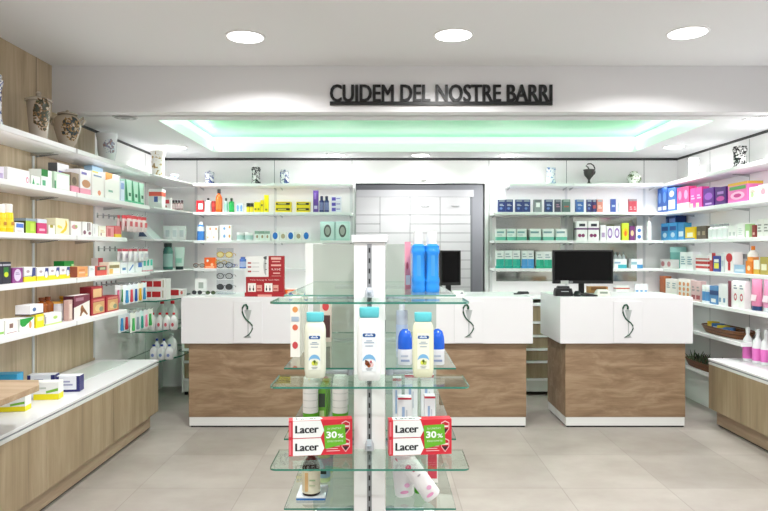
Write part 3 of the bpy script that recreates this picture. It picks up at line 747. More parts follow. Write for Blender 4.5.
# ---- back wall, right unit
def navyb(c, c2='c2cad8'): return carton(c, ('rect',.1,.82,.9,.97,'8a94a0'), ('lines',.2,.5,.8,.7,2,c2), ('ell',.4,.3,.2,.1,'6a86c4'))
r('BR',2,498,513.2,199.5,2,'navy','carton','with silver top, first pair',navyb('2c3a78'))
r('BR',2,515.5,530.5,199.5,2,'navy','carton','with silver top, second pair',navyb('34427e'))
r('BR',2,534,542,199.5,1,'grey','carton','with white window',carton('8c9094',('rect',.25,.4,.75,.75,W),('rect',.1,.8,.9,.96,'6c7074')))
r('BR',2,545,553,199.5,1,'navy and silver','carton','right of the grey one',navyb('2f4070','a8c0e8'))
r('BR',2,555,561,199.5,1,'charcoal','carton','with pink line',carton('4c5060',('lines',.2,.4,.8,.7,2,'b088a0'),('rect',.1,.82,.9,.96,'858a92')))
r('BR',2,562.5,570.5,199.5,1,'grey green','carton','with red line',carton('5b7470',('lines',.2,.4,.8,.6,1,'b05a50'),('rect',.1,.82,.9,.96,'95a09e')))
r('BR',2,576,584,199.5,1,'steel blue','carton','just right of the shelf joint',navyb('3a62a4'))
r('BR',2,587,592,199.5,1,'navy','carton','beside a red-striped one',navyb('34386e'))
r('BR',2,592.3,596.5,199.5,1,'navy and red','carton','',carton('3a3668',('rect',.1,.3,.9,.55,'b04a52'),('rect',.1,.82,.9,.96,'8a94a0')))
r('BR',2,597,603,199.5,1,'salmon','carton','with silver top',carton('cf8478',('rect',.1,.82,.9,.96,'98a0a4'),('lines',.2,.3,.8,.6,2,'f0d0c8')))
r('BR',2,611,616,199,1,'slim blue','carton','',carton('3c56a0',('rect',.2,.4,.8,.55,'b0c0e0')))
r('BR',2,618.5,621.5,200,1,'slim clear','bottle','with white cap',bottle('dfe4e4','f4f4f4'))
r('BR',2,629,637,199,2,'crimson','carton','with grey top',carton('b84a58',('rect',0,.84,1,1,'8a8288'),('lines',.2,.2,.8,.5,2,'e4b4b8')))
r('BR',3,496,527,228.8,3,'white and mint','carton','on the left',carton('eef2f1',('band',0,.3,'6cc0ae'),('rect',.05,.62,.8,.78,'8cb4bc'),('rect',.1,.42,.6,.5,'b8c4c8')),gap=.92)
r('BR',3,529,568,228.8,3,'white and mint','carton','on the right',carton('eef2f1',('band',0,.3,'7ac4b6'),('rect',.05,.62,.8,.78,'86a8b0')),gap=.85)
r('BR',3,576,599.5,221,2,'tall white and plum','carton','',carton('f2f0f2',('band',.55,.64,'6e3a74'),('ell',.3,.25,.16,.09,'8a3a6a'),('ell',.62,.25,.16,.09,'8a3a6a'),('rect',.25,.72,.8,.86,'3a3a44')),gap=.92)
r('BR',3,600.5,606,225,1,'slim white and lilac','carton','',carton('f0ecf2',('rect',.2,.2,.8,.5,'b69ac4')))
r('BR',3,606.5,620.5,226,2,'white','carton','with purple circle',carton('eeecf2',('ell',.5,.5,.36,.36,'8f6ab0'),('ell',.5,.5,.22,.22,'e6def0')))
r('BR',3,622,629,223,1,'lime and yellow','carton','with orange spot',carton('c8dc3c',('ell',.5,.45,.36,.25,'f0c020'),('ell',.5,.4,.18,.15,'e06a28')))
r('BR',3,629.5,635,226,1,'violet','carton','beside the lime one',carton('7a3a78',('ell',.5,.5,.3,.2,'e8d0a0')))
r('BR',3,636,642.5,226,1,'white and blue','carton','near its right end',carton('f0f2f4',('ell',.5,.7,.3,.14,'4a78c0'),('ell',.5,.25,.3,.14,'4a78c0')))
r('BR',3,647,652,217,1,'tall clear','bottle','with white pump',bottle('dbe2e4','f2f2f2','eef0f0'))
def tealb(a='2aa89a', b='5aa0dc'): return carton('f0f3f4', ('band',0,.14,a), ('rect',.0,.14,.5,.52,b), ('rect',.5,.14,1,.52,a), ('lines',.15,.62,.8,.9,2,'a8b4bc'))
r('BR',4,496,520.5,250.5,3,'white','carton','with blue and teal base, tall',tealb(b='3fb09c'))
r('BR',4,521.5,534,250.5,2,'white','carton','with split blue teal base',tealb(a='4f9ad8'))
r('BR',4,536,552,251.5,2,'white','carton','with green base, behind monitor edge',tealb('28a888','3ab49a'))
r('BR',4,614,627,259,1,'white and aqua','carton','right of the monitor',carton('f0f4f6',('rect',.3,.0,1,.4,'4fb4c4'),('rect',.0,.5,.5,.7,'9ab4d0')))
r('BR',4,631,643,259,1,'white and blue','carton','near its right end',carton('f0f4f6',('rect',.5,.0,1,.4,'4f94c8'),('rect',.0,.4,.5,.7,'9ac4d0')))
r('BR',4,614,626,252,3,'small clear','bottle','with grey cap',bottle('cdd6d8','8a9094'),off=.12)
r('BR',5,616,630,286,1,'white','carton','with green and red bands',carton('eceeec',('band',.1,.35,'3a9a6a'),('band',.7,.82,'b84a3a')))
r('BR',5,635,648,284,3,'white and blue','carton','in a row',carton('eef2f6',('rect',.2,.2,.8,.5,'6aa4d4')))
# ---- right wall
r('R',2,657.5,667,188,2,'royal blue','pack','',carton('2f62b8',('ell',.5,.6,.32,.22,'6a9ae0'),('rect',.1,.1,.9,.25,'e8eef8')))
r('R',2,667.5,676,188,1,'blue and white','pack','with big white panel',carton('4a7ccc',('rect',.1,.1,.9,.5,W),('ell',.5,.75,.3,.14,W)))
r('R',2,677,689,187,2,'rose pink','pack','with white base',carton('e0508e',('band',0,.3,'f0e4ea'),('ell',.5,.65,.3,.2,'f29ac0')))
r('R',2,690,702,187.5,2,'bright pink','pack','with cream corner',carton('e84c9c',('rect',.0,.0,.5,.25,'e8e6b0'),('lines',.2,.45,.8,.7,2,'f8c0dc')))
r('R',2,703,714,188,1,'purple','pack','with violet oval',carton('5c2a86',('ell',.5,.55,.38,.2,'9a5cc0'),('rect',.2,.1,.8,.2,'c4a0d8')))
r('R',2,715,726,187,1,'dark violet','pack','with pink stripe',carton('4c2470',('ell',.5,.35,.38,.14,'c04a9c'),('rect',.2,.6,.8,.75,'a880c4')))
r('R',2,727.5,748,182.5,1,'large pink and yellow','carton','with green word bar',carton('e470b4',('band',.86,1,'d8a83c'),('rect',.08,.64,.92,.82,'5a9a58'),('ell',.5,.35,.36,.2,'f4b8d8'),('ell',.5,.35,.2,.1,'c83a8a')))
r('R',2,749,757,187,1,'white and green','carton','beside the large pink one',carton('f2f2ee',('ell',.4,.4,.2,.2,'c0d8a0'),('lines',.2,.6,.8,.8,2,'d8b8a0')))
r('R',2,758,771,184,1,'white and pink','carton','cut by the right frame edge',carton('f2f0ee',('ell',.4,.5,.2,.2,'e0a0b0'),('lines',.2,.7,.8,.85,2,'c0c8c0')))
r('R',3,661,677,223,2,'sky blue','pack','',carton('3e9ad6',('rect',.1,.55,.9,.8,'1c4c94'),('ell',.5,.3,.25,.15,'c8e4f4')))
r('R',3,661,676,215,2,'navy','pack','standing behind the sky blue packs',carton('22366e',('rect',.1,.7,.9,.85,'7a94c8')),off=.105)
r('R',3,678,684,223,1,'blue and white','pack','beside a yellow carton',carton('3a8ecb',('rect',.1,.2,.9,.5,'dcecf6')))
r('R',3,685,695,227,1,'yellow','carton','with white panel',carton('ecc81e',('rect',.2,.2,.8,.55,'f4f0d8'),('rect',.0,.0,1,.12,'4a78a8')))
r('R',3,696.5,706,226,2,'dark brown','carton','',carton('5c5246',('rect',.2,.3,.8,.6,'988a70')))
r('R',3,708,726,224,4,'white','bottle','with silver cap',bottle('eceeee','a8acb0','dadfe0',capw=.6))
r('R',3,728,736,226,2,'short white and grey','carton','',carton('eeeeec',('rect',.2,.2,.8,.5,'c4c8c8')))
r('R',3,737,744,223,1,'white and grey-lined','carton','taller',carton('eeeeec',('lines',.2,.2,.8,.7,4,'c8cccc')))
r('R',3,745,750,224,1,'green and white','carton','',carton('a8cc90',('rect',.2,.0,.8,.5,W)))
r('R',3,752,755.5,225,1,'slim dark red','carton','',carton('8a3a3a',('rect',.2,.2,.8,.4,'d8b0a8')))
r('R',3,757,770,219,2,'light grey','carton','with dark print',carton('dcdcd8',('lines',.1,.3,.7,.8,3,'8a8a88')))
r('R',4,660,672,259.5,2,'low white and rose','carton','',carton('f0ecec',('ell',.5,.5,.3,.3,'d08a90')),dep=.07)
r('R',4,670,677,247,1,'teal','jar','at its far end',jar('7fc0b8','a4d8d0'),off=.1)
r('R',4,680,693,252,2,'white and steel','carton','with fine print',carton('eef0f2',('lines',.15,.3,.85,.8,4,'8aa4b8')))
r('R',4,695.5,708,255,1,'red striped white','carton','',carton('f0eeee',('band',.15,.3,'c83a3a'),('band',.42,.6,'c83a3a'),('band',.7,.8,'c86a6a')))
r('R',4,709.5,712,253,1,'slim red','tube','',carton('c44a4a',('rect',.0,.6,1,1,W),nm='slim_box'))
r('R',4,713,720,256,1,'navy and yellow','carton','with white middle',carton('3a4a9c',('rect',.15,.2,.85,.55,'e8dc50'),('rect',.15,.6,.85,.8,W)))
r('R',4,721,724,253,1,'slim pale','carton','left of the red-oval one',carton('e0e4e8',('rect',.2,.3,.8,.6,'b8c4d0')))
r('R',4,725,733.5,252,1,'white','carton','with big red oval',carton('f2eeee',('ell',.5,.72,.4,.22,'c83038'),('rect',.35,.1,.65,.5,'c83038')))
r('R',4,734,745,265,1,'low light blue','pack','',carton('a8c8e4',('rect',.1,.2,.9,.5,'d8e6f2')),dep=.06)
r('R',4,735,744,254,3,'small clear','jar','behind the light blue pack',jar('d4dade','9aa0a6'),off=.09)
r('R',4,745.5,752,261,1,'orange','carton','with white circle',carton('f08a2c',('ell',.5,.45,.25,.2,'fbe0c0')))
r('R',4,747,753,246,1,'tall orange and white','bottle','behind an orange carton',bottle('f2f0ea','f08a2c','f4a050'),off=.08)
r('R',4,753.5,759,260,1,'white and ochre','carton','',carton('f0eee2',('band',0,.35,'d8b040')))
r('R',4,760,768,257,1,'olive','carton','with pale label',carton('b0a050',('rect',.15,.25,.85,.6,'f0ecd0')))
r('R',5,659.5,664.5,276,1,'slim tan brown','carton','at its far end',carton('b8683c'))
r('R',5,665.5,677,279,2,'white','carton','with grey print',carton('f2eee8',('lines',.2,.5,.8,.85,3,'9aa8b0')))
r('R',5,678,690,279,3,'white','carton','with orange dots',carton('f4eee8',('ell',.5,.75,.3,.1,'e89a60'),('ell',.5,.5,.3,.1,'e89a60'),('ell',.5,.25,.3,.1,'e89a60')))
r('R',5,691,700.5,281,2,'pink and grey','carton','',carton('e8c4c4',('rect',.1,.1,.9,.3,'a84a50'),('lines',.2,.5,.8,.8,2,'a89898')))
r('R',5,702,708.5,285,2,'small blue and white','jar','',jar('e8eef4','f4f4f4','5a96cc'))
r('R',5,709.5,717.5,286,1,'blue','carton','with dark band',carton('5a8ec4',('band',.5,.75,'2a4a84'),('rect',.2,.1,.8,.3,W)))
r('R',5,718.5,727,284,2,'white and blue-grey','carton','',carton('eff1f2',('rect',.1,.15,.6,.35,'7aa0c0')))
r('R',5,728,731.5,281,1,'maroon','carton','with white side',carton('7a3a48',side='f0eeee'))
r('R',5,732.5,744.5,281,2,'white','carton','with red letter marks',carton('f4f2f2',('ell',.5,.4,.26,.14,'c85a68'),('ell',.5,.4,.14,.07,'f4f2f2'),('lines',.2,.7,.8,.9,2,'8890a0')))
r('R',5,746.5,757,279,1,'pink','tube','with navy cap',tube_up('e48ab0','24406c','f6dce6'))
r('R',5,758.5,769,279,1,'mauve','tube','with ring print',tube_up('dc92b8','d0d4dc','f6e0ec'))
r('R',5,746,757.5,306,1,'short violet ring','carton','before pink tubes',carton('d8a0d0',('ell',.5,.5,.3,.36,W),('ell',.5,.5,.18,.22,'d8a0d0')),off=-.025,dep=.012) if 0 else None

# ---- left wall
r('L',2,-7,4,166,1,'pale lilac','carton','cut by the frame',carton('e6e0f0',('rect',.4,.1,.9,.5,'b8a4d0')))
r('L',2,7,30,169,1,'long white','carton','with pink ribbon mark',carton('f2f2f2',('ell',.9,.3,.06,.25,'e87aa0'),('ell',.9,.3,.035,.15,'f2f2f2')))
r('L',2,31,40,176,1,'low white','carton','with green leaf',carton('eef4ee',('poly',[(.1,.1),(.4,.1),(.25,.8)],'3aa068'),('rect',.6,.1,.9,.3,'88c4a0')))
r('L',2,41,52,170,1,'white','carton','with dark green top corner',carton('eef4f0',('rect',.0,.62,.62,1,'0c7a2e'),('rect',.1,.1,.4,.4,'58a880')))
r('L',2,54,70,173,1,'pale green','carton','with white front',carton('d4ecd8',('rect',.15,.1,.95,.9,'f0f4f2'),('rect',.0,.0,.1,.5,'3a9460')))
r('L',2,57,69,164,1,'grey and white','carton','with purple word bar',carton('e8e8ec',('rect',.1,.6,.7,.75,'6a5a9c'),side='58585c'),off=.10,dep=.06)
r('L',2,71,79,173,1,'brown','carton','with pink base',carton('9a8674',('band',0,.35,'ee9ab4'),('ell',.4,.6,.3,.2,'6a5a4a')))
r('L',2,80,91,170,1,'white','carton','with tan hands picture and pink base',carton('f0eef0',('band',0,.25,'f2a8bc'),('ell',.55,.45,.4,.16,'c8946c'),('rect',.1,.8,.6,.9,'7a74b8')))
r('L',2,92,104,172,1,'white','carton','with orange dot',carton('f4f2ee',('ell',.6,.18,.14,.1,'e09070'),('rect',.1,.8,.8,.86,'90a0c0'),('rect',.0,.94,.5,1,'f0d868')),dep=.07)
r('L',2,92,103,167,1,'light blue','carton','behind the orange-dot carton',carton('a8cce8',('rect',.1,.7,.9,.85,'5a8ac4')),off=.1,dep=.06)
r('L',2,105,120,174,1,'tall white','carton','with orange corner',carton('f6f4f2',('poly',[(.0,.7),(.45,.82),(.5,1),(0,1)],'f0a458'),('rect',.2,.28,.5,.36,'90b8a8')),dep=.07)
r('L',2,120.5,124.5,181,1,'slim pale blue','carton','',carton('d4def2',('rect',.1,.6,.9,.9,'90a8e0')))
r('L',2,125,144,181.5,3,'mint','pack','with dark green wedge',carton('bfe6d4',('poly',[(0,0),(.5,0),(.15,1),(0,1)],'0f8a5c'),('rect',.55,.3,.9,.45,'2a6a50'),('rect',0,0,1,.12,'4ab088')))
r('L',3,-7,6.5,204,2,'tall yellow','bottle','with white cap',bottle('f0d41c','f4f0ec','f6e040',capw=.85,neck=.85,caph=.3,sh=.69,lab=(.15,.45),mark='c88a30'))
r('L',3,7,14,204,1,'single yellow','bottle','with white cap',bottle('f0d41c','f4f0ec','f6e040',capw=.85,neck=.85,caph=.3,sh=.69,lab=(.15,.45),mark='c88a30'))
r('L',3,15,24,222.5,1,'blue and white','carton','',carton('f0f2f4',('rect',.1,.5,.95,.9,'4a72cc'),('rect',.2,.1,.8,.25,'c8c0c4')))
r('L',3,25.5,36,218.5,1,'lime green','carton','with grey top band',carton('a8cc3a',('band',.82,1,'94a4b4'),('rect',.45,.15,.85,.7,'c4dc54'),side='4c5420'))
r('L',3,37,47,219,1,'raspberry pink','carton','with pale top band',carton('cc3a74',('band',.72,1,'d4dce8'),('rect',.2,.2,.8,.35,'f0b8cc')))
r('L',3,48.5,55,225,1,'white and olive','carton','',carton('f2f0e6',('rect',.2,.7,.7,1,'a8a03c')))
r('L',3,48,54,218,1,'olive','bottle','behind the white and olive carton',bottle('a09a2c','8a8424'),off=.09)
r('L',3,55.5,69,218.5,1,'cream','carton','with yellow banana picture',carton('f4efcc',('poly',[(.3,.12),(.55,.1),(.8,.3),(.88,.65),(.8,.9),(.74,.9),(.74,.6),(.6,.35)],'e8c828'),('poly',[(.08,.5),(.2,.4),(.5,.38),(.45,.5),(.2,.6)],'eed858')),dep=.07)
r('L',3,71,81,221.5,1,'white','carton','with rose flower print',carton('f4f0ee',('ell',.35,.6,.3,.16,'d89aa0'),('ell',.5,.65,.12,.1,'a8c070')))
r('L',3,82.5,92,222,1,'white','carton','with brown figures',carton('f2f0f0',('rect',.5,.35,.62,.95,'5c3a3c'),('rect',.72,.4,.82,.95,'7a4a4c'),('ell',.2,.25,.15,.15,'8a5a6c'),('ell',.75,.2,.15,.12,'8a5a6c')))
r('L',3,93,98,224,1,'plain white','carton','',carton('f4f4f4',('rect',.2,.2,.4,.7,'e0dce0')))
r('L',3,99,106,226,1,'cream','carton','with pale orange lines',carton('f6f0e2',('lines',.2,.4,.8,.7,2,'e8c890'),('rect',.2,.1,.35,.35,'a86a78')))
r('L',3,107,114,226.5,1,'rose red','carton','',carton('e4969a',('rect',.1,.1,.5,.8,'c86068')))
r('L',3,115,121.5,226,1,'red','pack','with yellow base',carton('d8686c',('band',0,.3,'e8c430')))
r('L',4,-7,11,262,2,'black','pack','with green window',carton('2c2c3a',('rect',.15,.35,.7,.75,'2a7a34'),('ell',.45,.42,.25,.12,'c8d828'),('rect',.02,.82,.98,.9,'b8b8c4')),gap=.97)
r('L',4,12,23,268,1,'purple','carton','with pale oval',carton('8a3c84',('ell',.5,.52,.34,.42,'d8cce4'),('lines',.3,.55,.7,.75,2,'8a78a8')))
NV = carton('eeeef2',('band',0,.36,'f0d814'),('rect',.02,.36,1,.42,'9098b0'),('poly',[(.62,.30),(.98,.42),(.98,.95),(.7,.95)],'3c4684'),('ell',.3,.7,.14,.1,'b8a8b0'))
r('L',4,24,36,267,1,'white','carton','with yellow base and navy corner, apart',NV)
r('L',4,37,70,267,3,'white','carton','with yellow base and navy arch',carton('eeeef2',('band',0,.36,'f0d814'),('poly',[(.58,.30),(.98,.36),(.98,.95),(.7,.95)],'3c4684'),('ell',.78,.45,.15,.26,'e6e6f0'),('ell',.3,.7,.14,.1,'b8a8b0')),gap=.97)
r('L',4,64,74,261,1,'bright green','carton','rising behind the navy arch cartons',carton('0f8a34',('rect',.75,.0,1,.8,'b4dc9c')),off=.09,dep=.07) 
r('L',4,77,88,266.5,1,'peach orange','carton','with darker side',carton('eca468',('rect',.15,.35,.7,.5,'f4c8a8'),('rect',.15,.62,.7,.72,'d87840'),('ell',.85,.2,.1,.1,'f0d860'),side='a85a44'))
r('L',4,89,95,266,1,'silver white','carton','',carton('eef0f2',('lines',.2,.6,.8,.85,2,'c0c8d0')))
r('L',4,96.5,107,266,1,'red','carton','with dark green and cream top',carton('dc5a50',('rect',.05,.55,.95,.95,'4a4a44'),('rect',.3,.6,.85,.85,'c4c8a0')))
r('L',4,98,103,258,1,'small dark red','carton','behind the red and green carton',carton('b02a38',side='e8e4e4'),off=.10)
r('L',4,108.5,120,262,1,'cream and gold','carton','with white base',carton('f4ead8',('rect',.05,.5,.95,.75,'9a8a5c'),('rect',.4,.05,.95,.48,W),('rect',.05,.05,.35,.45,'f2c060')),dep=.07)
r('L',4,121,127,263,1,'white and blue','carton','beside the cream and gold one',carton('eef2f6',('rect',.2,.3,.8,.55,'3a78b8')))
r('L',4,128,134.5,262,1,'white','carton','with slanted blue stripe',carton('eef2f6',('poly',[(.1,.2),(.3,.2),(.95,.75),(.7,.75)],'4a80c8')))
r('L',4,135.5,142,262.5,1,'white','carton','with blue top corner',carton('f0f2f4',('rect',.4,.5,1,1,'4a78c4')))
r('L',5,-7,4,320,1,'white','carton','with green base stripe, at frame edge',carton('f0f4ee',('band',.1,.25,'8cc060')))
r('L',5,5,18,319.5,1,'white','carton','with small brown square',carton('f2efec',('rect',.32,.4,.62,.72,'8a6a60'),('rect',.1,.06,.9,.12,'a8888c')))
r('L',5,19.5,34.5,318,1,'white','carton','with green drop and orange carrot',carton('f2f4f0',('poly',[(0,1),(.02,.55),(.15,.35),(.35,.35),(.5,.5),(.95,.9),(.95,1)],'1f9c3c'),('ell',.72,.4,.1,.3,'e0a070')))
r('L',5,35.5,44,314,1,'yellow','carton','under a black and white one',carton('f2de14',('rect',.2,.5,.9,.8,'f6f0b0')))
r('L',5,30,43.5,304.5,1,'white','carton','with black base, stacked on the yellow carton',carton('f0f0f4',('band',0,.12,'3a2634'),('ell',.3,.55,.14,.2,'4a6a9c')),zadd=run.top,where='on the left wall, fifth shelf')
r('L',5,45,62,313,1,'long white','carton','with pale green base',carton('eef2ee',('band',0,.15,'c4e08c'),('ell',.6,.6,.14,.14,'b8d870'),('rect',0,.2,.04,.8,'7a5a94')),dep=.06)
r('L',5,56,67,302,1,'white','tub','with orange lid rim',jar('eceef4','f2b84a','f6f6fa',lh=.06,nm='tub'),off=.10)
r('L',5,42,54,297,2,'brown','bottle','leaning among the back row',bottle('a85a1c','7a3a14',capw=.5),off=.12)
r('L',5,63,67,296,1,'ochre','bottle','behind the white tub',bottle('d49a1c','c08a14',capw=.8),off=.16)
r('L',5,68.5,72.5,300,1,'pale rose','carton','beside the maroon runner carton',carton('d4b0a8',('rect',.2,.1,.8,.8,'ecd8cc')))
r('L',5,73.5,90,295,1,'large maroon and white','carton','with brown runner figure',carton('f2ece8',('poly',[(0,.5),(1,.72),(1,1),(0,1)],'742c40'),('rect',.1,.76,.6,.9,'a87a88'),('ell',.5,.38,.1,.18,'a8703c'),('poly',[(.35,.1),(.45,.1),(.55,.3),(.8,.08),(.88,.12),(.6,.45),(.45,.42)],'8a5a34'),side='5c2434'),dep=.07)
RB = carton('b02430',('rect',.12,.08,.92,.78,'d8a874'),('ell',.5,.4,.26,.22,'e8c890'),('ell',.7,.3,.15,.16,'8a9478'),('rect',.12,.82,.9,.94,'d88078'),side='8a1420',top='a82030')
r('L',5,91,119,297,2,'dark red','carton','with golden food picture',RB,gap=.94,dep=.09)
# second row level of dark red cartons stands on the pair in front
r('L',5,91,103,286.5,1,'topmost dark red','carton','stacked on the golden food cartons',carton('941c28',('rect',.15,.1,.9,.8,'d8b080'),side='7c1420'),zadd=run.top,dep=.08,where='on the left wall, fifth shelf')

# ---- corner shelves
r('C',2,148.5,162,189,1,'white','carton','with red band and blue patch',carton('f4f4f4',('band',.62,.85,'ee6a58'),('rect',.4,.3,.7,.6,'5a70b4')),dep=.10)
r('C',2,163.5,171,198,1,'red and white','carton','',carton('f0ecec',('rect',.1,.5,.8,.85,'cc3a48'),('ell',.3,.25,.14,.1,'a8303c')),off=.22)
r('C',2,171.5,183,200,4,'small brown','bottle','with dark cap',bottle('8a7474','2c2428','c0b0b0',caph=.3,capw=.8),off=.30)
r('C',3,164,185,226,3,'clear white','pack','',carton('e4e8ea',('rect',.2,.2,.8,.7,'c4ccd2')),off=.25)
r('C',4,162,172,243,1,'dark teal','bottle','with black cap',bottle('3c6c64','1a2426','8aa8a4',capw=.8,caph=.14,neck=.7),off=.2)
r('C',4,173,184,247,1,'white and mint','tube','with dark top',tube_up('d0e8e0','1c3a38','9ad0c0'),off=.28)
RW = carton('f2f0ee',('rect',.03,.25,.47,.8,'c82a30'),('rect',.50,.25,.80,.8,'c82a30'),('rect',.86,.2,.9,.9,'b8a890'))
r('C',5,137,167,289.5,1,'lower long white','carton','with two red panels',RW,dep=.12)
r('C',5,139.5,167,279,1,'upper long white','carton','with two red panels',RW,dep=.12,zadd=run.top)
r('C',5,169.5,185,289,1,'small white','carton','with red panel',carton('f2f0ee',('rect',.05,.3,.6,.9,'c82a30'),('ell',.8,.6,.08,.2,'d87a70')),off=.2,dep=.06) 
r('C',6,141,176,313,5,'white','jug','with red cap and red round mark',jug('f0eeee','d42430','d8606c'),dep=.07)
r('C',6,155,176,301,2,'tall clear','jug','with red cap, back row',jug('e0e8e4','d42430',None,.3),dep=.1,off=.22)
r('C',7,148.5,172,345,3,'white','jug','with blue cap, front row',jug('f0f2f4','2448a8','88a0d8'),dep=.07,off=-.02)
r('C',7,152,166,339,2,'white','jug','with blue cap, second row',jug('ecf0f2','2448a8'),dep=.07,off=.08)
r('C',7,164,175,334,1,'large white','jug','with handle-less grey cap',jug('eef0f0','c8ccd0'),dep=.1,off=.19)
# ------------------------------------------------------------------ glass display stand in front
GX, GY = -.052, 2.17
t = empty('glass_display_stand', (GX, GY, 0)); tag(t, 'tall free-standing display of glass shelves with white slotted column', 'display stand')
MB().box(-.052, 0, .02, .052, 1.10, 1.425, 'f2f2f4').build('spine', t, smooth=False, bevel=.002)
MB().box(-.060, -.006, 1.4255, .060, 1.106, 1.45, GLOSS).build('cap', t, smooth=False, bevel=.002)
MB().box(-.30, .02, 0, -.0525, 1.12, .09, WHITE).build('base', t, smooth=False, bevel=.003); MB().box(.0525, .02, 0, .30, 1.12, .09, WHITE).build('base', t, smooth=False, bevel=.003)
m = MB().box(-.0075, -.0018, .05, .0075, -.0002, 1.42, '85888c'); z = .08
while z < 1.41: m.box(-.0024, -.0021, z, .0024, -.0017, z+.016, BLACK); z += .0345
m.build('slotted_rail', t, smooth=False)
for s in (-1, 1): MB().box(s*.056, 1.125, .03, s*.312, 1.135, 1.43, FROST).build('frosted_end_panel', t, smooth=False)
CLIP = mat('dbe2ea', .08, 0, .7)
GZ = [1.242, .985, .736, .49]
def rr(x0, x1, y0, y1, r):
    """outline with rounded front corners (y0 is the front)"""
    p = [(x1, y1), (x0, y1)]
    for k in range(7): a = R(180+15*k); p.append((x0+r+r*math.cos(a), y0+r+r*math.sin(a)))
    for k in range(7): a = R(270+15*k); p.append((x1-r+r*math.cos(a), y0+r+r*math.sin(a)))
    return p[::-1]
def glass_shelf(poly, z, name='glass_shelf', edge=GLASS_EDGE):
    o = MB().prism(poly, z-.006, z, GLASS, edge).build(name, t, smooth=False); return o
for i, z in enumerate(GZ):
    if i < 3: glass_shelf(rr(-.300, .310, -.20, -.003, .022), z, edge=lambda k: GLASS if k == 14 else GLASS_EDGE)
    glass_shelf([(-.304, .12), (-.054, .12), (-.054, 1.115), (-.304, 1.115)], z, 'side_glass_shelf', mat('6fa596', .15, 0, .5) if i == 0 else GLASS_EDGE)
    glass_shelf([(.054, .12), (.302, .12), (.302, 1.115), (.054, 1.115)], z, 'side_glass_shelf', mat('6fa596', .15, 0, .5) if i == 0 else GLASS_EDGE)
    for s in (-1, 1):
        b = MB()
        b.tube([(s*.054, .15, z-.018), (s*.19, .15, z-.018)], .0105, CLIP, seg=12); b.tube([(s*.054, .95, z-.018), (s*.19, .95, z-.018)], .0105, CLIP, seg=12)
        b.lathe([(.015, z-.030), (.015, z-.0075)], CLIP, s*.070, .15, 14)
        b.build('shelf_bracket', t)
    if i < 3:
        b = MB(); b.loft([(.03,.022,z+.001),(.03,.024,z+.02),(.02,.016,z+.034)], mat('c4cad4', .15, .2), e=3).xf(Matrix.Translation((0,-.0155,0)))
        b.lathe([(.006,z+.012),(.007,z+.02)], 'a0a8b4', .0, -.03, 12); b.build('shelf_clip', t)
def put(fn, x, y, z, w, d, h, label, cat, rz=0, group=None):
    o = fn(w, d, h); o.location = (x, y, z+.0006); o.rotation_euler = (0, 0, R(rz)); return tag(o, label, cat, group)
def gx(px, y): return (px-CX)*y/F

# lotion bottles
def lotion(fruit, body, lab='f3f2dc', trans=0):
    def f(w, d, h):
        hb = h*.86
        bm = mat(body, .28, 0, trans)
        o = MB().loft([(w*.82,d*.8,0),(w*.9,d*.95,h*.02),(w*.98,d,h*.12),(w,d,h*.45),(w*.98,d,h*.72),(w*.93,d*.93,h*.79),(w*.82,d*.80,h*.835),(w*.70,d*.72,hb)], bm, e=3.2, seg=40).build('lotion_bottle')
        MB().loft([(w*.76,d*.78,hb+.0003),(w*.80,d*.82,h*.88),(w*.82,d*.84,h*.985),(w*.78,d*.78,h)], mat('66c8d6', .3), e=3.2, seg=32).build('cap', o)
        y = -d/2-.0004; l = MB()
        l.rect(-w*.28, h*.13, w*.28, h*.69, y, mat(lab, .3))
        # blue brand pill with pale lettering
        l.rect(-w*.21, h*.600, w*.21, h*.650, y-.0004, '1e62b4'); l.ell(-w*.21, h*.625, w*.05, h*.025, y-.0004, '1e62b4'); l.ell(w*.21, h*.625, w*.05, h*.025, y-.0004, '1e62b4')
        for k in range(6): l.rect(-w*.17+k*w*.058, h*.614, -w*.13+k*w*.058, h*.634+(.006 if k in (1,4) else 0)*h*2, y-.0008, 'e8f0fa')
        for k, (a, b) in enumerate(((.12,.545),(.20,.52),(.16,.475))): l.rect(-w*a, h*b, w*a, h*(b+.010), y-.0006, '8fa4bc')
        # blue arc over the fruit picture
        n = 16; pts = [(w*.26*math.cos(R(180*k/n)), y-.0005, h*.27+h*.095*math.sin(R(180*k/n))) for k in range(n+1)]; pts += [(w*.24*math.cos(R(180*k/n)), y-.0005, h*.27+h*.035*math.sin(R(180*k/n))) for k in range(n, -1, -1)]
        for k in range(n): l.face([pts[k], pts[k+1], pts[2*n-k], pts[2*n+1-k]], '7db4e0')
        for a, b, ra, rb, c in fruit: l.ell(w*a, h*b, w*ra, h*rb, y-.0009, c)
        l.rect(-w*.14, h*.165, w*.14, h*.173, y-.0006, '8a9098'); l.rect(-w*.10, h*.148, w*.10, h*.155, y-.0006, '8a9098')
        l.build('label', o, smooth=False)
        return o
    return f
LEMON = [(-.05,.235,.09,.035,'d8dc50'),(.07,.228,.08,.03,'c8d468'),(.0,.262,.06,.02,'6a8a3c'),(.12,.255,.05,.02,'e8ecb0')]
NUTS = [(-.08,.245,.09,.035,'8a4a2c'),(-.01,.215,.07,.03,'a85a34'),(.10,.225,.08,.032,'eec4c4'),(.07,.262,.05,.02,'d06a70'),(-.13,.275,.04,.015,'5a3424')]
put(lotion(LEMON,'e9e9da','f0f0e8'), gx(315.2,2.115), 2.115, GZ[1], .070, .040, .212, 'cream yellow lotion bottle with turquoise cap, left on the second glass shelf', 'bottle')
put(lotion(NUTS,'f4f4f6','f0f3f8'), gx(369.3,2.075), 2.075, GZ[1], .078, .042, .232, 'white lotion bottle with turquoise cap in front of the display column', 'bottle')
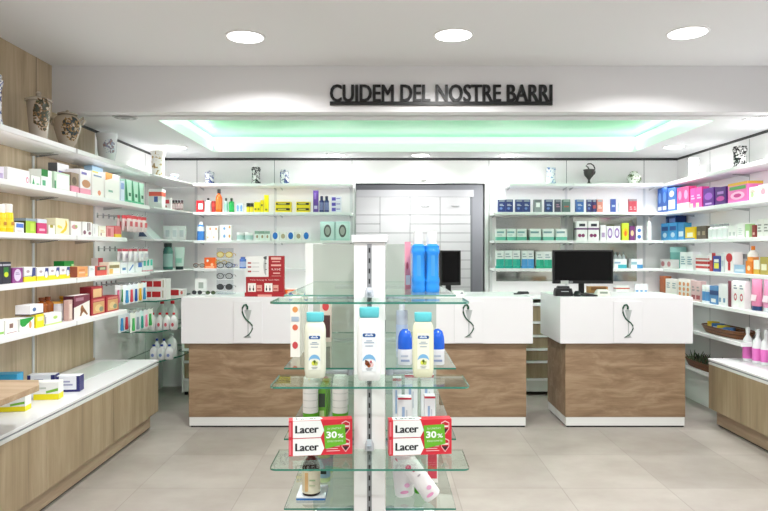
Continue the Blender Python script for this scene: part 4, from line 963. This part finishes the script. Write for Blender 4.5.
put(lotion(LEMON,'eae8cc','f0efe2'), gx(423.0,2.13), 2.13, GZ[1], .070, .040, .210, 'cream yellow lotion bottle with turquoise cap, right on the second glass shelf', 'bottle')

# toothpaste cartons
def toothpaste(sticker):
    def f(w, d, h):
        RED, BLK = 'd82a3c', '14141c'
        m = MB().box(-w/2, -d/2, 0, w/2, d/2, h, RED, side='c8202f')
        y = -d/2-.0004
        # white field with arrow edge, on front and top
        m.face([(-.435*w,y,.02*h),(.0*w,y,.02*h),(.055*w,y,.40*h),(.0*w,y,.98*h),(-.435*w,y,.98*h)], 'f6f6f8')
        m.face([(-.435*w,-d/2,h+.0004),(-.02*w,-d/2,h+.0004),(.04*w,0,h+.0004),(-.02*w,d/2,h+.0004),(-.435*w,d/2,h+.0004)], 'f6f6f8')
        for q in (-.0014, -.0007, .0, .0007, .0014): m.text('Lacer', -.215*w+q, .50*h, .44*h, y-.0004+q*.02, BLK, w=.355*w)
        i0 = len(m.v); m.text('Lacer', -.215*w, 0, .5*d, 0, BLK, w=.34*w, bold=.01)
        for k in range(i0, len(m.v)): a, _, b = m.v[k]; m.v[k] = (a, b, h+.0008)
        for k in range(3): m.rect(.09*w, (.20+.13*k)*h, (.30-.03*(k % 2))*w, (.24+.13*k)*h, y-.0003, 'f4c8cc')
        # shield emblem
        m.face([(.33*w,y-.0003,.80*h),(.33*w,y-.0003,.42*h),(.395*w,y-.0003,.12*h),(.46*w,y-.0003,.42*h),(.46*w,y-.0003,.80*h),(.395*w,y-.0003,.92*h)], 'f0c8cc')
        m.face([(.34*w,y-.0006,.76*h),(.34*w,y-.0006,.44*h),(.395*w,y-.0006,.18*h),(.45*w,y-.0006,.44*h),(.45*w,y-.0006,.76*h),(.395*w,y-.0006,.86*h)], 'c42434')
        m.face([(.345*w,y-.0009,.46*h),(.395*w,y-.0009,.22*h),(.445*w,y-.0009,.46*h)], '3a2028'); m.rect(.345*w,.54*h,.445*w,.64*h,y-.0009,'f4dce0')
        m.rect(-.492*w, .08*h, -.462*w, .92*h, y-.0003, 'e87480')
        o = m.build('toothpaste_carton', smooth=False)
        return o
    return f
for (cx, yb, rz, nm) in ((320, 2.122, 8, 'left'), (419, 2.125, 6, 'right')):
    for k, pos in ((0, 'lower'), (1, 'upper')):
        o = put(toothpaste(0), gx(cx+.5, yb), yb, GZ[2]+k*.0572, .205, .040, .0565, '%s red and white toothpaste carton of the %s pair on the display stand' % (pos, nm), 'box', rz)
    g = MB(); wq = .058; G = '6cb42c'
    y = -.0212
    g.face([(.012,y,.020),(.080,y,.034),(.076,y,.098),(.008,y,.095)], G)
    g.text('30', .033, .065, .022, y-.0004, 'ffffff', w=.034, bold=.03); g.text('%', .062, .061, .013, y-.0004, 'ffffff', w=.018, bold=.02)
    g.text('DESCOMPTE', .045, .044, .0055, y-.0004, 'e8f4d8', w=.050); g.text('2a UNITAT', .042, .085, .0060, y-.0004, 'e8f4d8', w=.046)
    o = g.build('discount_sticker', loc=(gx(cx+.5, yb)+.002, yb, GZ[2]+.0006), rot=(0,0,R(rz)), smooth=False)
    tag(o, 'green 30 percent discount sticker across the %s toothpaste pair' % nm, 'sticker')

# blue mouthwash
def mouthwash(w, d, h):
    bm = mat('38a4fa', .08, 0, .35)
    o = MB().loft([(w*.9,d*.9,0),(w,d,h*.03),(w,d,h*.10),(w*.93,d*.93,h*.13),(w,d,h*.17),(w,d,h*.22),(w*.88,d*.88,h*.26),(w*.88,d*.88,h*.62),(w,d,h*.65),(w,d,h*.70),(w*.92,d*.92,h*.72),(w*.96,d*.96,h*.76),(w*.60,d*.60,h*.795)], bm, e=3, seg=32).build('mouthwash_bottle')
    MB().loft([(w*.62,d*.62,h*.796),(w*.60,d*.60,h*.98),(w*.54,d*.54,h)], mat('eef0f2', .2, 0, .2), e=2.2, seg=28).build('cap', o)
    MB().loft([(w*.60,d*.905,h*.27),(w*.60,d*.905,h*.61)], mat('58b4f4', .2, 0, .4), e=3, seg=32).build('label', o)  # no print: lighter band painted in for the bottle's highlight
    return o
for k, (px, y, nm) in enumerate(((418.5, 2.42, 'front left'), (432.5, 2.42, 'front right'), (417.5, 2.50, 'middle left'), (431, 2.50, 'middle right'), (417, 2.58, 'back left'), (430, 2.58, 'back right'))):
    put(mouthwash, gx(px, y)+.001*(k > 1), y, GZ[0], .052, .052, .226, '%s blue mouthwash bottle with white cap on the top glass shelf' % nm, 'bottle', group='blue mouthwash bottles')
put(carton('e89aa8',('rect',.1,.1,.9,.3,W),('ell',.4,.5,.2,.08,'b04a5c')), gx(407.6, 2.62), 2.62, GZ[0], .022, .07, .19, 'pink carton standing left of the blue mouthwash bottles', 'carton')
# side shelves, left: white cans with green base
def can(w, d, h):
    o = MB().lathe([(w*.46,0),(w*.5,h*.02),(w*.5,h*.27)], '58a820', seg=24).build('spray_can')
    m = MB(); m.lathe([(w*.5,h*.271),(w*.5,h*.84),(w*.44,h*.86)], 'f0f0f0', seg=24)
    m.build('can_body', o)
    b = MB(); 
    for k in range(3): b.lathe([(w*.504,h*(.38+.14*k)),(w*.504,h*(.38+.14*k)+.002)], 'c4c8c8', seg=24)
    b.build('print_rings', o)
    MB().lathe([(w*.45,h*.861),(w*.45,h*.96),(w*.36,h)], 'f6f6f6', seg=24).build('cap', o)
    return o
for px, y, nm in ((310.5, 2.46, 'front left'), (340, 2.46, 'front right'), (313, 2.58, 'second left'), (341, 2.58, 'second right')):
    put(can, gx(px, y), y, GZ[2], .058, .058, .188, '%s white spray can with green base on the third side glass shelf' % nm, 'can', group='white cans with green base')
for k in range(3):
    put(carton('6aa83a',('rect',.1,.5,.9,.9,'384a3c'),('rect',.2,.1,.8,.4,'c8dca0')), gx(322.5+2*k, 2.50+.09*k), 2.50+.09*k, GZ[2], .030, .05, .13, '%s green and dark carton between the white spray cans' % ('nearest', 'middle', 'farthest')[k], 'carton', group='green cartons between the cans')
# left second level: slim printed cartons
for k in range(3):
    put(carton('f0ece6',('ell',.5,.8,.3,.05,'e09a5a'),('ell',.5,.5,.3,.05,'d86a50'),('ell',.5,.2,.3,.06,'c84a50'),('rect',.1,.6,.9,.68,'a8b8cc')), gx(298.5, 2.62)+.001, 2.55+.1*k, GZ[1], .036, .07, .23, '%s slim white carton with orange dots on the left side shelf' % ('nearest', 'middle', 'farthest')[k], 'carton', group='slim orange dot cartons')
put(carton('e8d8d0',('rect',.1,.1,.9,.6,'5a3a3c'),('ell',.5,.8,.3,.1,'d84a50')), gx(325, 2.9), 2.95, GZ[1], .05, .04, .20, 'small dark and red carton deep on the left second side shelf', 'carton')
# right second level: blue dome caps
def dome(w, d, h):
    o = MB().loft([(w*.92,d*.92,0),(w,d,h*.03),(w,d,h*.44)], mat('e6eaf0', .3), e=2.6, seg=28).build('dome_dispenser')
    MB().loft([(w*1.0,d*1.0,h*.441),(w*1.02,d*1.02,h*.6),(w*.96,d*.96,h*.78),(w*.72,d*.72,h*.93),(w*.3,d*.3,h)], mat('1f5fd0', .25), e=2.3, seg=28).build('dome_cap', o)
    m = MB(); m.rect(-w*.3, h*.1, w*.3, h*.16, -d*.502-.0005, '8898b8'); m.rect(-w*.3, h*.24, w*.2, h*.28, -d*.502-.0005, 'a8b4c8'); m.build('print', o, smooth=False)
    return o
put(dome, gx(405, 2.36), 2.36, GZ[1], .052, .05, .128, 'white dispenser with blue dome cap left of the right lotion bottle', 'dispenser')
put(dome, gx(437.5, 2.36), 2.36, GZ[1], .050, .05, .128, 'white dispenser with blue dome cap behind the right lotion bottle', 'dispenser')
put(bottle('d4dcea','eef0f4','b8c8e4',trans=.2,sh=.85,capw=.5), gx(402, 2.5), 2.5, GZ[1], .045, .045, .215, 'tall pale clear bottle behind the left blue dome dispenser', 'bottle')
# right third level: toothpaste cartons standing
for k, (px, y, w, h, nm) in enumerate(((404.5, 2.44, .05, .115, 'left'), (429.5, 2.44, .04, .12, 'right'), (397, 2.6, .035, .155, 'rear left'), (411, 2.62, .05, .165, 'rear middle'), (427, 2.62, .05, .165, 'rear right'))):
    put(carton('eceef2',('band',.93,1,'c8384c'),('rect',.3,.1,.5,.7,'9ab0d4'),('rect',.6,.2,.7,.6,'c8ccd8'),side='e4a0aa' if k == 0 else 'e0e2e8'), gx(px, y), y, GZ[2], w, .05, h, '%s upright white carton with red top edge on the right third shelf' % nm, 'carton', group='upright white cartons with red edge')
# bottom left: dark dropper bottle on a flat carton
o = put(carton('e8ecf0',('band',0,.6,'2a6cb4'),top='e4ecf4'), gx(312, 2.40), 2.42, GZ[3], .105, .12, .014, 'flat white and blue carton under the dark brown bottle', 'carton')
def dark_bottle(w, d, h):
    o = MB().lathe([(w*.45,0),(w*.5,h*.02),(w*.5,h*.52),(w*.44,h*.60),(w*.26,h*.70),(w*.17,h*.74),(w*.16,h*.80)], mat('2a1410', .15), seg=28).build('brown_bottle')
    MB().lathe([(w*.2,h*.765),(w*.22,h*.80),(w*.2,h*.97),(w*.15,h)], '18181a', seg=20).build('cap', o)
    l = MB(); l.lathe([(w*.506,h*.05),(w*.506,h*.49)], 'e6e2cc', seg=28)
    l.rect(-w*.30,h*.10,-w*.12,h*.46,-w*.512,'d8b07c'); l.rect(-w*.05,h*.30,w*.28,h*.33,-w*.512,'a0b890'); l.rect(-w*.05,h*.2,w*.28,h*.23,-w*.512,'b8c0a0'); l.build('label', o)
    return o
put(dark_bottle, gx(311.3, 2.39), 2.39, GZ[3]+.0145, .066, .066, .188, 'dark brown bottle with cream label on the lowest glass shelf', 'bottle')
for k in range(2):
    put(bottle('c4dca8','2a3a44','8fb4c8',mark='1c2a20'), gx(324+3*k, 2.56+.1*k), 2.56+.1*k, GZ[3], .05, .05, .16, '%s green printed bottle behind the dark brown bottle' % ('nearer', 'farther')[k], 'bottle')
# bottom right: two leaning pink-white tubes
def leaning(w, d, h):
    o = MB().loft([(w*.86,d*.86,0),(w,d,h*.03),(w,d,h*.80),(w*.9,d*.9,h*.84)], 'f2f0f2', e=2.2, seg=28).build('lotion_flask')
    MB().loft([(w*.8,d*.8,h*.841),(w*.8,d*.8,h*.97),(w*.66,d*.66,h)], 'e8e4ea', e=2.2, seg=24).build('cap', o)
    m = MB()
    for a, b, ra, rb, c in ((.0,.10,.22,.03,'e8a0c8'),(.18,.22,.14,.04,'eab0d4'),(-.1,.72,.16,.05,'e04a7c'),(.05,.62,.08,.02,'c84a70'),(.12,.5,.1,.015,'b8b0b8')):
        m.ell(w*a, h*b, w*ra, h*rb, -d*.5-.0006, c)
    m.build('flower_print', o, smooth=False)
    return o
o = leaning(.070, .05, .20); o.location = (gx(400, 2.40)+.018, 2.40, GZ[3]+.0045); o.rotation_euler = (0, R(-7), 0); tag(o, 'white flask with pink flower print leaning slightly beside the column', 'bottle')
o = leaning(.066, .05, .20); o.location = (gx(433, 2.345), 2.345, GZ[3]+.020); o.rotation_euler = (0, R(-36), 0); tag(o, 'white flask with pink flower print leaning steeply over its neighbour', 'bottle')
put(carton('f0e8e8',('rect',.1,.1,.9,.8,'d8485c')), gx(432, 2.56), 2.56, GZ[3], .044, .04, .165, 'red and white carton behind the steeply leaning flask', 'carton')
put(jar('3f9a1c','58a828'), gx(420, 2.43), 2.44, GZ[3], .042, .042, .052, 'small green jar under the leaning white flask', 'jar')

# ------------------------------------------------------------------ hanging goods on the white part of the left wall
def hook(y, z, ln, label):
    m = MB(); m.tube([(0,0,0),(ln,0,0),(ln+.012,0,.012)], .0028, CHROME, seg=6); m.box(0,-.012,-.02,.004,.012,.02,CHROME)
    return tag(m.build('peg_hook', loc=(XL+.0003, y, z)), label, 'hook', 'chrome peg hooks on the left wall')
rows = [(1.675, 5.14, ('nearest','second','third','fourth'), 'red and white pouch', 'pouch', pouch('ecd8da','d8404a','d8606a'), (.085,.03,.125), 'below the second shelf'),
        (1.41, 5.16, ('nearest','second','third','fourth'), 'pale pouch with crimson card', 'pouch', pouch('e6e4e6','b84a58','c8c4d0'), (.08,.03,.10), 'below the third shelf')]
for z, y0, names, desc, cat, fn, dims, whr in rows:
    proto = None
    for i, nmx in enumerate(names):
        y = y0+.105*i; hook(y, z, .27, '%s peg hook of four %s on the left wall' % (nmx, whr))
        for j, xo in enumerate((.255, .215, .17)):
            o = fn(*dims) if proto is None else dup(proto)
            proto = proto or o
            o.location = (XL+xo, y, z-dims[2]-.001); o.rotation_euler = (0, 0, R(90+random.uniform(-14, 14)))
            tag(o, '%s %s on the %s hook %s' % (('front','middle','rear')[j], desc, nmx, whr), cat, '%ss hanging %s' % (desc.split(' with')[0], whr))
COL = [('e8f0f2','3a90c8','blue brush'),('d8ecee','2aa08c','teal brush'),('e8eef4','d84a5a','red brush'),('f0f2f4','f08aa8','pink brush'),('e4ecf0','2858b0','navy brush'),('eef0e8','48b060','green brush'),('f0ece0','e8b428','yellow brush'),('e4e8ec','8a9aa4','grey brush')]
for lvl, (z, whr, y0, n) in enumerate(((1.125, 'upper row', 5.12, 5), (.905, 'lower row', 5.12, 5))):
    for i in range(n):
        y = y0+.092*i; nmx = ('nearest','second','third','fourth','farthest')[i]
        hook(y, z, .25 if lvl == 0 else .30, '%s peg hook in the %s of brush packs on the left wall' % (nmx, whr))
        for j, xo in enumerate((.24, .17) if lvl == 0 else (.29, .20)):
            c = COL[(i*2+j*3+lvl*5) % 8]
            o = blister(c[0], c[1])(.07, .02, .155); o.location = (XL+xo, y, z-.1535); o.rotation_euler = (0, 0, R(78+random.uniform(-20, 8)))
            tag(o, '%s %s blister pack on the %s hook, %s' % (('front','rear')[j], c[2], nmx, whr), 'blister pack', 'brush blister packs on the left wall')
# leaflets tilted on the corner third shelf
m = MB()
m.prism([(0,0),(.16,.0),(.17,.004),(.04,.13),(.03,.126)], 0, .22, 'e4e8ee', axis='y'); m.face([(.045,-.0006,.02),(.12,-.0006,.02),(.06,-.0006,.09)], '48587c')
tag(m.build('leaflet_holder', loc=(-2.18, 5.63, 1.4960), smooth=False), 'slanted pale leaflet holder at the front of the corner third shelf', 'holder')
put(carton('eef0f2',('rect',.2,.2,.75,.8,'2a3466')), -2.07, 5.30, 1.38, .10, .05, .09, 'white pack with navy square hanging at the far left wall', 'pack', 90) if 0 else None
run('L', 4, 143, 153, 259, 3, 'white', 'carton', 'with teal square', carton('f0f2f4',('rect',.15,.45,.85,.95,'48c0b0'),('band',0,.1,'e8a0b0')))

# ------------------------------------------------------------------ things on the counters
CT = 1.0316
# promotional cardboard display
t = empty('promo_display', (gx(264.5, 5.16), 5.16, CT)); tag(t, 'red and white cardboard promotional display on the left counter', 'display')
s = 5.16/F; w = 40*s
PR = 'a2242c'
def PX(p): return (p-264.5)*s
def PZ(q): return H+(CY-q)*s-CT
m = MB(); m.box(PX(245), -.012, 0, PX(285), .05, PZ(292.5), PR); m.box(PX(246), -.002, PZ(292.5), PX(284), .045, PZ(277), PR)
m.build('red_base', t, smooth=False)
m = MB()
m.text('Your Energy Is Your Skin', PX(264.5), PZ(280), .013, -.0028, 'f0d8d4', w=.23)
for a, b in ((248, 256), (264.5, 272.5)):
    m.rect(PX(a), PZ(291.8), PX(b), PZ(283.2), -.0028, 'f0ece8')
    for q in (2, 5.5): m.ell(PX(a+q), PZ(289.2), .006, .013, -.0034, '2c2c34'); m.rect(PX(a+q)-.002, PZ(288), PX(a+q)+.002, PZ(285.4), -.0034, '44444c')
    m.rect(PX(b+.6), PZ(291.2), PX(b+6), PZ(285), -.0028, 'd89a90'); m.rect(PX(b+1.2), PZ(289.4), PX(b+5), PZ(288.3), -.0034, 'a82a30')
m.rect(PX(258), PZ(296.6), PX(272), PZ(294.4), -.0128, 'd8948c')
m.build('base_print', t, smooth=False)
m = MB(); m.box(PX(268.5), .004, PZ(276.9), PX(284), .04, PZ(256), PR)
for a, b, q, hh in ((271, 281, 258.5, .018), (272, 280, 261.6, .008), (271, 281, 265.3, .013), (271.5, 281, 276, .003)): m.rect(PX(a), PZ(q+hh/s/2), PX(b), PZ(q-hh/s/2), .0034, 'e4b4ac')
m.text('9,95€', PX(276), PZ(269.5), .018, .0032, 'f4e4e0', w=.075); m.rect(PX(273), PZ(273.8), PX(280), PZ(272.6), .0034, 'e4b4ac')
m.build('price_column', t, smooth=False)
m = MB(); m.box(PX(246), .01, PZ(276.9), PX(268.4), .03, PZ(256), 'eaeaea')
m.ell(PX(266), PZ(266), .022, .075, .0094, 'b0b0b2', a0=90, a1=270); m.ell(PX(266.5), PZ(257.8), .026, .014, .009, '505256', a0=90, a1=270)
m.rect(PX(264.6), PZ(264), PX(266.4), PZ(263.2), .009, '3c3c40'); m.rect(PX(265), PZ(270), PX(266.6), PZ(269.2), .009, '6a5a5c')
for q in (263, 267, 271.5): m.rect(PX(247.5), PZ(q+.8), PX(251), PZ(q-.8), .0092, 'a84a4e'); m.rect(PX(252), PZ(q+.3), PX(259), PZ(q-.3), .0092, 'b8b8ba')
m.build('picture_panel', t, smooth=False)
# eyewear
def glasses(c, x, y, z, label, w=.13, lens=None, rz=0, rx=0):
    t = empty('eyeglasses', (x, y, z), R(rz)); tag(t, label, 'glasses'); r = w*.2
    for s_ in (-1, 1):
        pts = [(s_*w*.26+r*math.cos(R(a)), 0, r*.8*math.sin(R(a))) for a in range(0, 361, 24)]
        MB().tube(pts, .0032, c, seg=6).build('frame_rim', t)
        MB().ell(s_*w*.26, 0, r*.95, r*.76, 0, lens or ACRYL).build('lens', t, smooth=False)
        MB().tube([(s_*w*.48,0,r*.3),(s_*w*.5,.04,r*.3),(s_*w*.5,.09,r*.1),(s_*w*.48,.11,-r*.3)], .0022, c, seg=6).build('temple', t)
    MB().tube([(-w*.07,0,r*.2),(0,-.002,r*.4),(w*.07,0,r*.2)], .0025, c, seg=6).build('bridge', t)
    return t
t = empty('eyewear_stand', (gx(225, 5.42), 5.42, CT)); tag(t, 'narrow clear eyewear stand on the left counter', 'stand')
MB().box(-.075,-.03,0,.075,.06,.012,ACRYL).build('base', t, smooth=False); MB().box(-.07,.0,.0125,.07,.006,.385,ACRYL).build('back_plate', t, smooth=False)
m = MB()
for z in (.065, .155, .245, .33): m.box(-.072,-.016,z-.034,.072,-.0005,z-.029,'e8eaea')
m.build('ledges', t, smooth=False)
for z, c, nm, ln in ((.062,'26282c','bottom dark','4c5054'), (.152,'1c1e22','third row black',None), (.242,'2a2c34','second row dark',None), (.330,'c8a020','top row yellow','e8e0a8')):
    glasses(c, gx(225, 5.42), 5.408, CT+z, '%s round glasses on the clear eyewear stand' % nm, w=.14, lens=mat(ln, .2) if ln else None)
glasses('3054b0', gx(229, 5.36)+.03, 5.34, CT+.3, 'x') if 0 else None
t = MB(); t.box(-.05,-.001,0,.05,.001,.13,'eceeee').box(-.05,-.001,-.0,.05,.05,.002,'eceeee'); t.rect(-.02,.05,.02,.1,-.0016,'a8b4ae')
tag(t.build('display_card', loc=(gx(201, 5.40), 5.40, CT), smooth=False), 'white card behind sunglasses at the left end of the left counter', 'card')
glasses('23262a', gx(197, 5.25), 5.25, CT+.026, 'dark round sunglasses at the left end of the left counter', w=.085, lens=mat('3a3e44', .15))
glasses('2a3a20', gx(210.5, 5.25), 5.25, CT+.024, 'green tinted sunglasses beside the eyewear stand', w=.08, lens=mat('4a5c40', .15), rz=8)
glasses('8a5a3c', gx(199, 6.43), 6.43, LV[4]+.03, 'brown glasses at the left end of the back unit fourth shelf', w=.12)
glasses('d8b020', gx(221, 6.43), 6.43, LV[4]+.06, 'yellow and black glasses on the back unit fourth shelf', w=.12)
for z, c in ((.06, 0),): MB
glasses('3458b8', gx(230, 6.40), 6.40, LV[4]+.03, 'blue rimmed glasses beside the cobalt bottle', w=.10)
# white box, small orange carton, and flat white-blue packs
put(carton('f0f0f2', top='f4f4f4', nm='white_cabinet_box'), -.578, 5.36, CT, .135, .2, .425, 'tall plain white box at the right end of the left counter', 'box')
put(carton('f4ece4',('rect',.05,.2,.95,.85,'ec6a2a'),('ell',.5,.5,.2,.2,'f4c0a0')), gx(294, 5.3)-.03, 5.3, CT, .115, .05, .055, 'small orange and white carton beside the tall white box', 'carton')
put(carton('eef2f6',('rect',.05,.2,.6,.8,'3a78c0'),top='e8eef6'), gx(285, 5.18)-.02, 5.185, CT, .09, .04, .022, 'low blue and white pack behind the glass shelf corner', 'carton') if 0 else None
# big monitor
def monitor(x, y, w, h, zb, label, rz=0):
    t = empty('computer_monitor', (x, y, CT), R(rz)); tag(t, label, 'monitor')
    MB().box(-w/2, -.02, zb, w/2, .02, zb+h, mat('101012', .35)).build('housing', t, smooth=False, bevel=.004)
    MB().rect(-w/2+.014, zb+.026, w/2-.014, zb+h-.014, -.0206, mat('040405', .18, ior=1.25)).build('screen', t, smooth=False)
    m = MB(); m.box(-.022, .021, .012, .022, .045, zb+h*.6, '16161a'); m.build('neck', t, smooth=False, bevel=.003)
    MB().loft([(.20,.14,0),(.20,.14,.006),(.10,.08,.012)], mat('141416', .3), e=2.4).build('base', t)
    return t
s = 5.35/F
o = monitor(gx(582.5, 5.35), 5.35, 60*s, 33.5*s, H+(CY-283.5)*s-CT, 'large black flat monitor on the right counter')
MB().rect(-.185, .092, -.12, .118, -.0209, 'b8bcb8').build('sticker', o, smooth=False)
MB().rect(-.115, .096, -.085, .114, -.0209, '7a7e80').build('sticker', o, smooth=False)
o = monitor(gx(449, 5.55)+.01, 5.58, .19, .30, .065, 'smaller black monitor turned on the middle counter beside mouthwash', 18)
# card reader / label printer on the right counter
t = empty('receipt_printer', (gx(563, 5.24), 5.24, CT)); tag(t, 'small black receipt printer left of the large monitor', 'printer')
MB().loft([(.14,.11,0),(.14,.11,.03),(.125,.10,.06)], mat('141416', .35), e=6).build('body', t); MB().loft([(.10,.08,.0605),(.09,.07,.078)], mat('202024', .4), e=5).build('lid', t)
m = MB(); m.rect(-.03,.035,.03,.04,-.0560,'b8bcc0'); m.build('paper_slot', t, smooth=False)
t = empty('scanner', (gx(577, 5.20), 5.19, CT)); tag(t, 'black hand scanner lying below the large monitor', 'scanner')
MB().loft([(.05,.07,0),(.055,.08,.012),(.045,.05,.035),(.03,.03,.042)], mat('18181c', .3), e=2.5).build('body', t); MB().tube([(.0,-.02,.02),(.06,-.03,.012),(.12,-.02,.006),(.16,.0,.004)], .010, '141416', radii=[.012,.013,.010,.006]).build('handle', t)
t = empty('card_terminal', (gx(602, 5.25), 5.25, CT)); tag(t, 'pale card payment terminal right of the monitor stand', 'terminal')
MB().loft([(.12,.10,0),(.12,.10,.012),(.10,.08,.034),(.08,.05,.05)], 'd4d4cc', e=4).build('body', t); MB().box(-.03,-.048,.0185,.03,-.03,.035,'8a9488').build('display', t, smooth=False)
put(carton('b88850',('rect',.1,.4,.9,.9,'8a5a30'),top='a07040'), gx(597, 5.6), 5.6, CT, .16, .08, .055, 'brown cardboard carton behind the card terminal', 'carton')
t = empty('telephone', (gx(458, 5.24), 5.24, CT)); tag(t, 'small white device with round dial at the middle counter edge', 'device')
MB().loft([(.11,.10,0),(.11,.10,.012),(.09,.07,.04)], 'e0e0de', e=4).build('body', t); MB().ell(.025,.024,.012,.010,-.048,'8c9094').build('dial', t, smooth=False)
MB
t = MB().loft([(.10,.035,0),(.10,.035,.012),(.08,.025,.022)], mat('1c1c1e', .3), e=4).build('stapler', loc=(gx(523, 5.45), 5.45, CT)); tag(t, 'black stapler at the right end of the middle counter', 'stapler')
t = MB().box(-.03,-.01,0,.03,.01,.01,'2a2a2c').build('pen_tray', loc=(1.10, 5.40, CT), smooth=False); tag(t, 'slim black tag by the edge of the middle counter', 'tag')

# ------------------------------------------------------------------ left and right cabinets
ZC = .5415
YWh = carton('eef0ee',('band',0,.34,'ece014'),('poly',[(.5,.36),(.98,.5),(.98,.66),(.5,.5)],'7ab83c'),('rect',.1,.62,.5,.72,'c0c8c0'),top='f2f2f0')
NVf = carton('eceef4',('rect',0,0,1,.14,'2c2c6c'),('rect',.0,.14,.12,1,'2c2c6c'),('rect',.86,.14,1,1,'2c2c6c'),('lines',.25,.4,.7,.8,2,'a0a0c0'),top='e6e8f0',side='2c2c6c')
def onL(fn, px, py, w, d, h, rz, label):
    y = (H-ZC)*F/(py-CY); put(fn, gx(px, y), y+d/2, ZC, w, d, h, label, 'carton', rz)
onL(YWh, 9, 412, .15, .08, .08, 8, 'white and yellow carton nearest on the left cabinet top')
onL(carton('38a0d0',('rect',.1,.2,.9,.6,'c8e4f0'),top='48b0dc'), 3, 398, .14, .09, .135, 8, 'blue topped carton behind the nearest yellow one at frame edge')
onL(YWh, 45, 400, .135, .08, .10, 8, 'white and yellow carton in front of two navy edged ones')
onL(NVf, 40, 389, .16, .08, .085, 8, 'navy edged white carton, left behind the yellow one')
onL(NVf, 67, 392, .135, .08, .095, 8, 'navy edged white carton, right end of the cabinet top group')
t = MB().box(-.11,-.55,0,.10,.42,.0035,mat('d3dad8', .25)).build('reflection_sheet', loc=(-2.07, 4.58, ZC), smooth=False); tag(t, 'thin pale sheet imitating reflections at the back of the left cabinet', 'sheet')  # pale sheet laid in to stand for reflections on the worktop
SP = spray('f0f0f4','eceef2','e878c8')
for px, py, nm in ((750, 361.5, 'nearest the cabinet end'), (760, 364, 'in the middle'), (768.5, 365.5, 'cut by the frame')):
    y = (H-.534)*F/(py-CY); put(SP, gx(px, y), y+.03, .5345, .075, .055, .26, 'white spray bottle with pink label, %s' % nm, 'bottle', 0, 'pink labelled spray bottles')
# baskets
def basket(x0, y0, x1, y1, z, h, label, c='8a5a38'):
    t = empty('wicker_basket', ((x0+x1)/2, (y0+y1)/2, z+.0006)); tag(t, label, 'basket')
    w, d = (x1-x0), (y1-y0); m = MB(); n = 5
    m.loft([(w*.8,d*.86,0),(w*.8,d*.86,.004)], c, e=3)
    for k in range(n):
        f_ = .8+.2*k/(n-1); z_ = .006+(h-.006)*k/(n-1)
        pts = [(w*f_/2*math.copysign(abs(math.cos(R(a)))**.7, math.cos(R(a))), d*(.86+.14*k/(n-1))/2*math.copysign(abs(math.sin(R(a)))**.7, math.sin(R(a))), z_) for a in range(0, 361, 12)]
        m.tube(pts, h/n*.55, c if k % 2 else '6e4428', seg=6)
    m.build('wicker_body', t)
    return t
basket(2.765, 5.12, 2.975, 5.78, .6855, .06, 'long brown wicker basket on the short low right wall shelf')
for k, (yy, c, c2, nm) in enumerate(((5.68,'e8c81c','f4e070','far yellow'), (5.60,'3a70b8','c0d8f0','far blue'), (5.51,'e8d040','3a70b8','middle yellow'), (5.42,'5a8ac8','e8eef4','near blue'))):
    put(carton(c,('rect',.2,.3,.8,.7,c2)), 2.87, yy, .6905, .08, .06, .085-.008*k, '%s pack in the long wicker basket' % nm, 'pack', -80+12*k)
basket(2.80, 5.55, 2.97, 6.15, .3305, .06, 'dark wicker basket with dried greenery on the low plinth', '7a4a2c')
m = MB()
for k in range(70):
    a = random.uniform(0, 6.28); b = random.uniform(-.22, .22); h_ = random.uniform(.05, .14)
    x, y = random.uniform(-.05, .05), b
    m.tube([(x,y,0),(x+.02*math.cos(a),y+.02*math.sin(a),h_*.6),(x+.05*math.cos(a),y+.05*math.sin(a),h_)], .006, random.choice(['4a5a3c','5c6a4a','3a4434','8a4a44','6a7a5a']), seg=5, radii=[.003,.009,.001])
o = m.build('dried_greenery', loc=(2.885, 5.85, .337)); tag(o, 'dried green and red leaves filling the dark wicker basket', 'dried plant'); o['kind'] = 'stuff'

# ------------------------------------------------------------------ world, camera
wd = bpy.data.worlds.new('daylight'); bpy.context.scene.world = wd; wd.use_nodes = True
bg = wd.node_tree.nodes['Background']; bg.inputs[0].default_value = (.93, .96, 1, 1); bg.inputs[1].default_value = .7
cam = bpy.data.cameras.new('camera'); co = bpy.data.objects.new('camera', cam); C.objects.link(co)
cam.sensor_width = 36; cam.lens = F/768*36; cam.shift_x = -1/768; cam.shift_y = -5.5/768; cam.clip_start = .05
co.location = (0, 0, H); co.rotation_euler = (R(90), 0, 0)
sc = bpy.context.scene; sc.camera = co
vs = sc.view_settings; vs.view_transform = 'Standard'; vs.look = 'None'; vs.exposure = -0.2; vs.gamma = 1; vs.use_curve_mapping = False
print('THINGS', len(LABELS))
